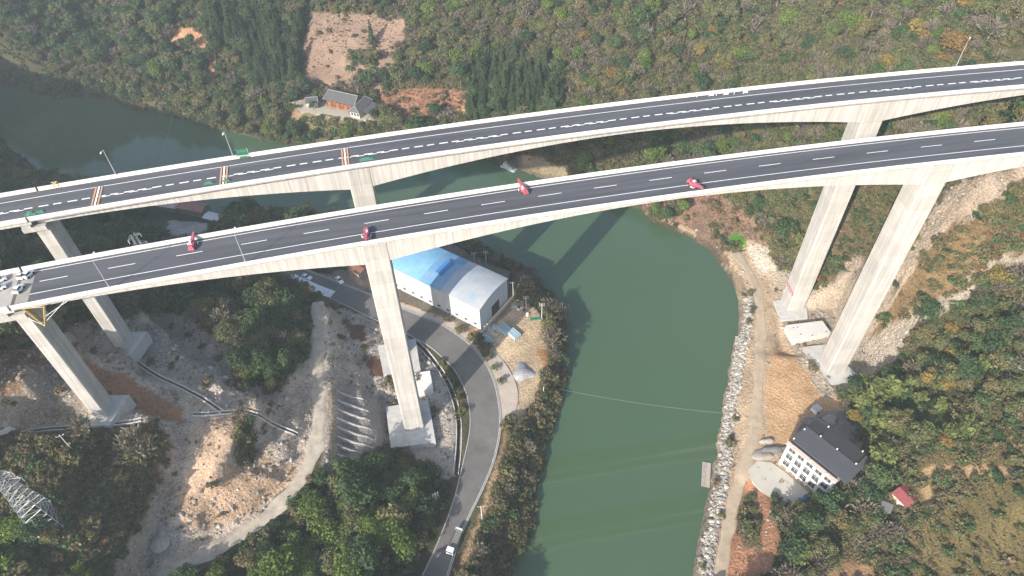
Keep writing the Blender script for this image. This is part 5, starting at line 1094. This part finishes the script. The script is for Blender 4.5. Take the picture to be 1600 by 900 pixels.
# ------------------------------------------------------------------ plants: where
area = np.outer(np.gradient(GX), np.gradient(GY)).ravel()
inview = (tu > -140) & (tu < 1740) & (tv > -110) & (tv < 1010) & ok & (sd > np.where((TX > 38) & (TY < 260), 1.0, -.4))
avoid = np.zeros(len(TX), bool)
for P_, r0 in ((RC, 7.2), (DW, 1.8)): avoid |= segdist(TX, TY, P_)[0] < r0
for tr_, r0 in ((TRACK, 3.2), (RTRACK, 2.8)): avoid |= segdist(TX, TY, np.array([at(*p)[:2] for p in tr_]))[0] < r0
for P_, xx, c in ((FP, -34.7, -1.3), (FP, 116.6, -1.3), (FP, -115.6, -1.3), (BP, -42.2, 1.1), (BP, 111.4, 1.1), (BP, -123.9, 1.1)):
    q = curve(P_, xx, c); avoid |= np.hypot(TX - q[0], TY - q[1]) < 6.5
q = hc[:2] + (he - hc)[:2] * .5; avoid |= np.hypot(TX - q[0], TY - q[1] - 2) < 11
for pl, r0 in (([(206, 560), (250, 591), (288, 608), (348, 645)], 9), ([(-20, 680), (40, 675), (168, 665), (222, 657)], 9), ([(303, 649), (352, 646), (402, 650), (465, 680)], 8), ([(470, 178), (520, 176), (590, 188)], 9), ([(640, 460), (752, 520)], 9), ([(60, 800), (85, 825)], 6), ([(244, 822), (262, 868)], 14), ([(1385, 800), (1420, 795)], 12)):
    avoid |= segdist(tu, tv, pl)[0] < r0
tall = np.zeros(len(TX), bool)
for tr_, r0 in ((TRACK, 6.5), (RTRACK, 7.5)): tall |= segdist(TX, TY, np.array([at(*p)[:2] for p in tr_]))[0] < r0
tall |= segdist(TX, TY, RC)[0] < 9.5
tall |= inpoly(tu, tv, [(505, 590), (600, 590), (600, 615), (690, 600), (705, 735), (690, 745), (610, 735), (560, 745), (515, 745)])
tall |= inpoly(tu, tv, [(430, 415), (540, 440), (530, 485), (490, 475), (440, 440)]) | inpoly(tu, tv, [(1370, 770), (1440, 770), (1440, 830), (1360, 840)])
avoid |= inpoly(tu, tv, [(228, 312), (352, 322), (362, 372), (330, 392), (262, 385), (228, 345)]) | inpoly(tu, tv, [(438, 415), (528, 452), (518, 472), (440, 440)])
avoid |= inpoly(tu, tv, [(740, 512), (798, 462), (842, 476), (860, 505), (858, 560), (842, 600), (830, 645), (790, 655), (778, 570)])
tall |= inpoly(tu, tv, [(440, 150), (600, 160), (600, 225), (440, 215)]) | inpoly(tu, tv, [(1215, 690), (1350, 690), (1320, 800), (1180, 790)])
clump = 1 + 1.5 * vnoise(TX, TY, 11, 41) + 1.0 * vnoise(TX, TY, 5, 42)
NAMES = dict(tree_olive='olive green broadleaf tree', tree_green='dark green broadleaf tree', tree_bare='leafless grey brown tree', tree_yellow='yellow leaved tree', tree_bright='bright green leafy tree', tree_conifer='dark green conifer', bamboo='feathery light green bamboo clump')
TNAME = dict(tree_olive='broadleaf_tree', tree_green='broadleaf_tree', tree_bare='bare_tree', tree_yellow='yellow_tree', tree_bright='leafy_tree', tree_conifer='conifer', bamboo='bamboo')
def where(u, v):
    if v > 690 and 250 < u < 730: return 'in the grove beside the river road'
    if v > 640 and u <= 250: return 'on the slope around the big pylon'
    if u > 1180 and v > 430: return 'on the slope below the pale rocks' if v < 620 else 'on the slope behind the white building'
    if u < 560 and 320 < v <= 640: return 'in the shaded wood below the viaducts'
    if v < 330 and u < 480: return 'on the far bank slope at upper left'
    if v < 330 and u < 760: return 'on the slope around the farmhouse'
    if v < 250: return 'on the far hillside above the viaducts'
    if u > 980: return 'on the slope above the right bank'
    return 'on the bank between road and river'
GROUP = {}
lib = bpy.data.collections.new('plant_sources')
def scatter_group(kind, pts, rot, scl, variants_, label):
    me = bpy.data.meshes.new(kind); me.vertices.add(len(pts)); me.vertices.foreach_set('co', pts.astype(np.float32).ravel())
    a = me.attributes.new('rot', 'FLOAT_VECTOR', 'POINT'); a.data.foreach_set('vector', rot.astype(np.float32).ravel())
    a = me.attributes.new('scl', 'FLOAT_VECTOR', 'POINT'); a.data.foreach_set('vector', scl.astype(np.float32).ravel())
    a = me.attributes.new('pick', 'INT', 'POINT'); a.data.foreach_set('value', RNG.integers(0, len(variants_), len(pts)).astype(np.int32))
    nm = {'tree_olive': 'far_wood', 'tree_green': 'evergreen_wood', 'tree_bare': 'bare_wood', 'tree_yellow': 'autumn_wood', 'tree_bright': 'leafy_wood', 'tree_conifer': 'conifer_wood', 'bamboo': 'bamboo_wood',
          'shrub_green': 'green_undergrowth', 'shrub_olive': 'olive_undergrowth', 'shrub_brown': 'brown_undergrowth', 'shrub_orange': 'orange_undergrowth', 'tuft': 'dry_grass', 'stone': 'loose_stones'}[kind]
    o = link(nm, me, kind='stuff'); o['label'] = label; o['category'] = nm.split('_')[-1]
    c = bpy.data.collections.new(kind); lib.children.link(c)
    for i, (tk, cr, bk, lm) in enumerate(variants_):
        mb = MB(); mb.v = list(cr.v); mb.f = list(cr.f); nf = len(cr.f)
        if tk: mb.add(tk.v, tk.f)
        m_ = mb.mesh(kind, [lm, bk])
        if tk: m_.polygons.foreach_set('material_index', [0] * nf + [1] * (len(mb.f) - nf))
        s_ = bpy.data.objects.new('%s_%02d' % (kind, i), m_); c.objects.link(s_)
    ng = bpy.data.node_groups.new('scatter_' + kind, 'GeometryNodeTree'); ng.interface.new_socket('Geometry', in_out='INPUT', socket_type='NodeSocketGeometry'); ng.interface.new_socket('Geometry', in_out='OUTPUT', socket_type='NodeSocketGeometry')
    n = ng.nodes; l = ng.links; gi = n.new('NodeGroupInput'); go = n.new('NodeGroupOutput'); ip = n.new('GeometryNodeInstanceOnPoints'); ci = n.new('GeometryNodeCollectionInfo')
    ci.inputs['Collection'].default_value = c; ci.inputs['Separate Children'].default_value = True; ci.inputs['Reset Children'].default_value = True
    def na(t_, nm_): x = n.new('GeometryNodeInputNamedAttribute'); x.data_type = t_; x.inputs['Name'].default_value = nm_; return x.outputs['Attribute']
    l.new(gi.outputs[0], ip.inputs['Points']); l.new(ci.outputs[0], ip.inputs['Instance']); ip.inputs['Pick Instance'].default_value = True
    l.new(na('INT', 'pick'), ip.inputs['Instance Index']); er = n.new('FunctionNodeEulerToRotation'); l.new(na('FLOAT_VECTOR', 'rot'), er.inputs[0]); l.new(er.outputs[0], ip.inputs['Rotation']); l.new(na('FLOAT_VECTOR', 'scl'), ip.inputs['Scale'])
    l.new(ip.outputs[0], go.inputs[0]); md = o.modifiers.new('scatter', 'NODES'); md.node_group = ng
    return o
KL = {'tree_olive': 'mass of olive green trees covering the hillsides', 'tree_green': 'mass of dark evergreen trees in the woods', 'tree_bare': 'mass of leafless brown trees on the hillsides', 'tree_yellow': 'scattered yellow autumn trees in the woods', 'tree_bright': 'mass of bright leafy trees', 'tree_conifer': 'dense stand of dark conifers on the far hillside', 'bamboo': 'dense bamboo on the right slope',
      'shrub_green': 'green undergrowth between the trees', 'shrub_olive': 'olive undergrowth on slopes and banks', 'shrub_brown': 'brown winter undergrowth on the slopes', 'shrub_orange': 'rusty orange shrubs dotted over the slopes', 'tuft': 'dry grass tufts on fields and terraces', 'stone': 'loose pale stones on banks and rubble slopes'}
BUDGET = dict(tree_olive=60, tree_green=70, tree_bare=45, tree_yellow=16, tree_bright=45, tree_conifer=45, bamboo=45)
for kind in KL:
    p = np.array([VEG[z].get(kind, 0) for z in ZN])[ZI] * area
    cl = np.clip(clump if not kind.startswith('stone') else 1 + 1.6 * vnoise(TX, TY, 4, 43), 0.4, 2.2)
    pr = p * cl * (1.55 if kind.startswith('tree') else 1.3 if kind == 'bamboo' else 1.2 if kind == 'shrub_orange' else 2.7 if kind.startswith('shrub') else 3.0 if kind == 'tuft' else 1.6); n_each = (RNG.random(len(TX)) < pr) & inview & ~avoid
    if kind in BUDGET: n_each &= ~tall
    idx = np.nonzero(n_each)[0]
    extra = []
    if kind == 'stone': extra = [RNG.choice(np.nonzero(inview & (ZI == ZN.index('riprap')) & ~avoid)[0], 6500)]
    idx = np.concatenate([idx] + extra).astype(int)
    if len(idx) == 0: continue
    x = TX[idx] + RNG.uniform(-.5, .5, len(idx)); y = TY[idx] + RNG.uniform(-.5, .5, len(idx)); z = gz(x, y)
    P = np.c_[x, y, z]; n = len(P); rot = np.c_[RNG.normal(0, .06, n), RNG.normal(0, .06, n), RNG.uniform(0, 6.28, n)]
    s = RNG.lognormal(0, .26, n).clip(.5, 1.9) * (1.12 if 'tree' in kind or kind == 'bamboo' else 1.0)
    if kind == 'stone': s = RNG.lognormal(-.62, .5, n).clip(.2, 1.9); rot[:, :2] = RNG.uniform(-.5, .5, (n, 2))
    scl = np.c_[s, s, s * RNG.uniform(.85, 1.15, n)]
    V_ = variants(kind)
    keep = np.ones(n, bool)
    if kind in BUDGET:
        u, v, d = px(P); vis = (u > 5) & (u < 1595) & (v > 5) & (v < 895); score = np.where(vis, s / d, -1) * RNG.uniform(.85, 1, n)
        # things behind a deck are no candidates
        hid = np.zeros(n, bool)
        for Pc, lo, hi in ((FP, -8, 5.3), (BP, -5.4, 7.6)):
            uu, vv, _ = px(np.array([[*curve(Pc, q_, lo), deckz(q_) - 4] for q_ in range(-140, 191, 6)])); u2, v2, _ = px(np.array([[*curve(Pc, q_, hi), deckz(q_) + 1] for q_ in range(-140, 191, 6)]))
            hid |= (v < np.interp(u, uu, vv)) & (v > np.interp(u, u2, v2))
        score[hid] = -1
        top = np.argsort(-score)[:BUDGET[kind]]; top = top[score[top] > 0]; keep[top] = False
        meshes = []
        for tk, cr, bk, lm in V_: meshes.append((tk.mesh('trunk', bk), cr.mesh('crown', lm)))
        ws = {i: where(u[i], v[i]) for i in top}; q1, q2 = (np.quantile(s[top], (.33, .67)) if len(top) else (0, 0)); szw = {i: 'small' if s[i] < q1 else 'large' if s[i] > q2 else 'middling' for i in top}
        ORD = 'leftmost,second,third,fourth,fifth,sixth,seventh,eighth,ninth,tenth,eleventh,twelfth,thirteenth,fourteenth,fifteenth,sixteenth'.split(',')
        for i in top:
            w_ = ws[i]; same = sorted((j for j in top if ws[j] == w_ and szw[j] == szw[i]), key=lambda j: u[j]); k_ = same.index(i)
            lb = szw[i] + ' ' + NAMES[kind] + ' ' + w_ + ('' if len(same) == 1 else ', leftmost' if k_ == 0 else ', rightmost' if k_ == len(same) - 1 else (', %s from left' % ORD[k_] if k_ < 16 else ', %s from right' % ORD[min(15, len(same) - 1 - k_)])); o = thing(TNAME[kind], lb, 'tree' if kind != 'bamboo' else 'bamboo', P[i], rot[i, 2], NAMES[kind] + 's ' + w_)
            o.scale = tuple(scl[i]); tk, cr = meshes[i % len(meshes)]
            link('trunk' if kind != 'bamboo' else 'stems', tk, o); link('crown', cr, o)
    if keep.any(): scatter_group(kind, P[keep], rot[keep], scl[keep], V_, KL[kind])
    print(kind, n)
# trees and shrubs that stand out by themselves
def lone(kind, x, y, s, label, cat='tree'):
    h_ = hit(x, y); tk, cr, bk, lm = variants(kind)[0]; o = thing(TNAME.get(kind, 'shrub'), label, cat, h_, random.uniform(0, 6)); o.scale = (s, s, s)
    if tk: part('trunk', tk, bk, o)
    part('crown', cr, lm, o)
lone('tree_conifer', 583, 72, 1.5, 'lone dark conifer standing in the bare brown field on the far hillside')
lone('tree_conifer', 785, 415, .95, 'lone yellow green conifer behind the warehouse at the water edge')
lone('tree_bare', 815, 446, 1.25, 'round leafless brown tree at the river side of the warehouse')
lone('tree_green', 1040, 345, 1.25, 'broad green tree leaning over the water at the right bank point')
lone('tree_bright', 1022, 338, .95, 'smaller green tree at the very edge of the right bank point')
lone('tree_bare', 1056, 330, 1.3, 'pale leafless tree beside the broad green tree on the right bank point')
lone('tree_bright', 400, 560, 1.1, 'bright green tree by the rubble slope, upper one of two'); lone('tree_bright', 392, 598, 1.0, 'bright green tree by the rubble slope, lower one of two')
lone('tree_green', 490, 172, .9, 'dark green tree in front of the farmhouse outbuilding'); lone('tree_green', 584, 186, 1.0, 'dark green tree at the right front of the farmhouse terrace')
lone('tree_green', 462, 160, 1.5, 'large dark green tree left of the farmhouse'); lone('tree_green', 440, 150, 1.3, 'large dark green tree at the left edge of the farmhouse clearing')
for k, (x, y) in enumerate(((556, 92), (568, 96), (578, 100), (547, 112), (563, 118), (590, 92))): lone('shrub_green', x, y, 1.6, ['dark bush at the upper left of the bush cluster in the brown field', 'dark bush in the middle of the bush cluster in the brown field', 'dark bush at the right of the bush cluster in the brown field', 'round dark bush below the bush cluster, left one', 'round dark bush below the bush cluster, right one', 'small dark bush between the cluster and the lone conifer'][k], 'shrub')
lone('tree_yellow', 1545, 452, 1.5, 'bright yellow leafy tree beside the pale rock band at right'); lone('tree_yellow', 1480, 560, 1.1, 'yellow tree among green trees on the right slope')

# ------------------------------------------------------------------ haze over the valley
hm = bpy.data.materials.new('haze'); hm.use_nodes = True; hn = hm.node_tree.nodes; hn.remove(hn['Principled BSDF'])
pv = hn.new('ShaderNodeVolumePrincipled'); pv.inputs['Color'].default_value = (.80, .90, .94, 1); pv.inputs['Density'].default_value = 0.00032; pv.inputs['Anisotropy'].default_value = .2
hm.node_tree.links.new(pv.outputs[0], hn['Material Output'].inputs['Volume'])
hb = MB().box((0, 400, 105), (12500, 13500, 240)); o = link('haze', hb.mesh('haze', hm), kind='stuff'); o['label'] = 'thin pale haze filling the valley'; o['category'] = 'haze'
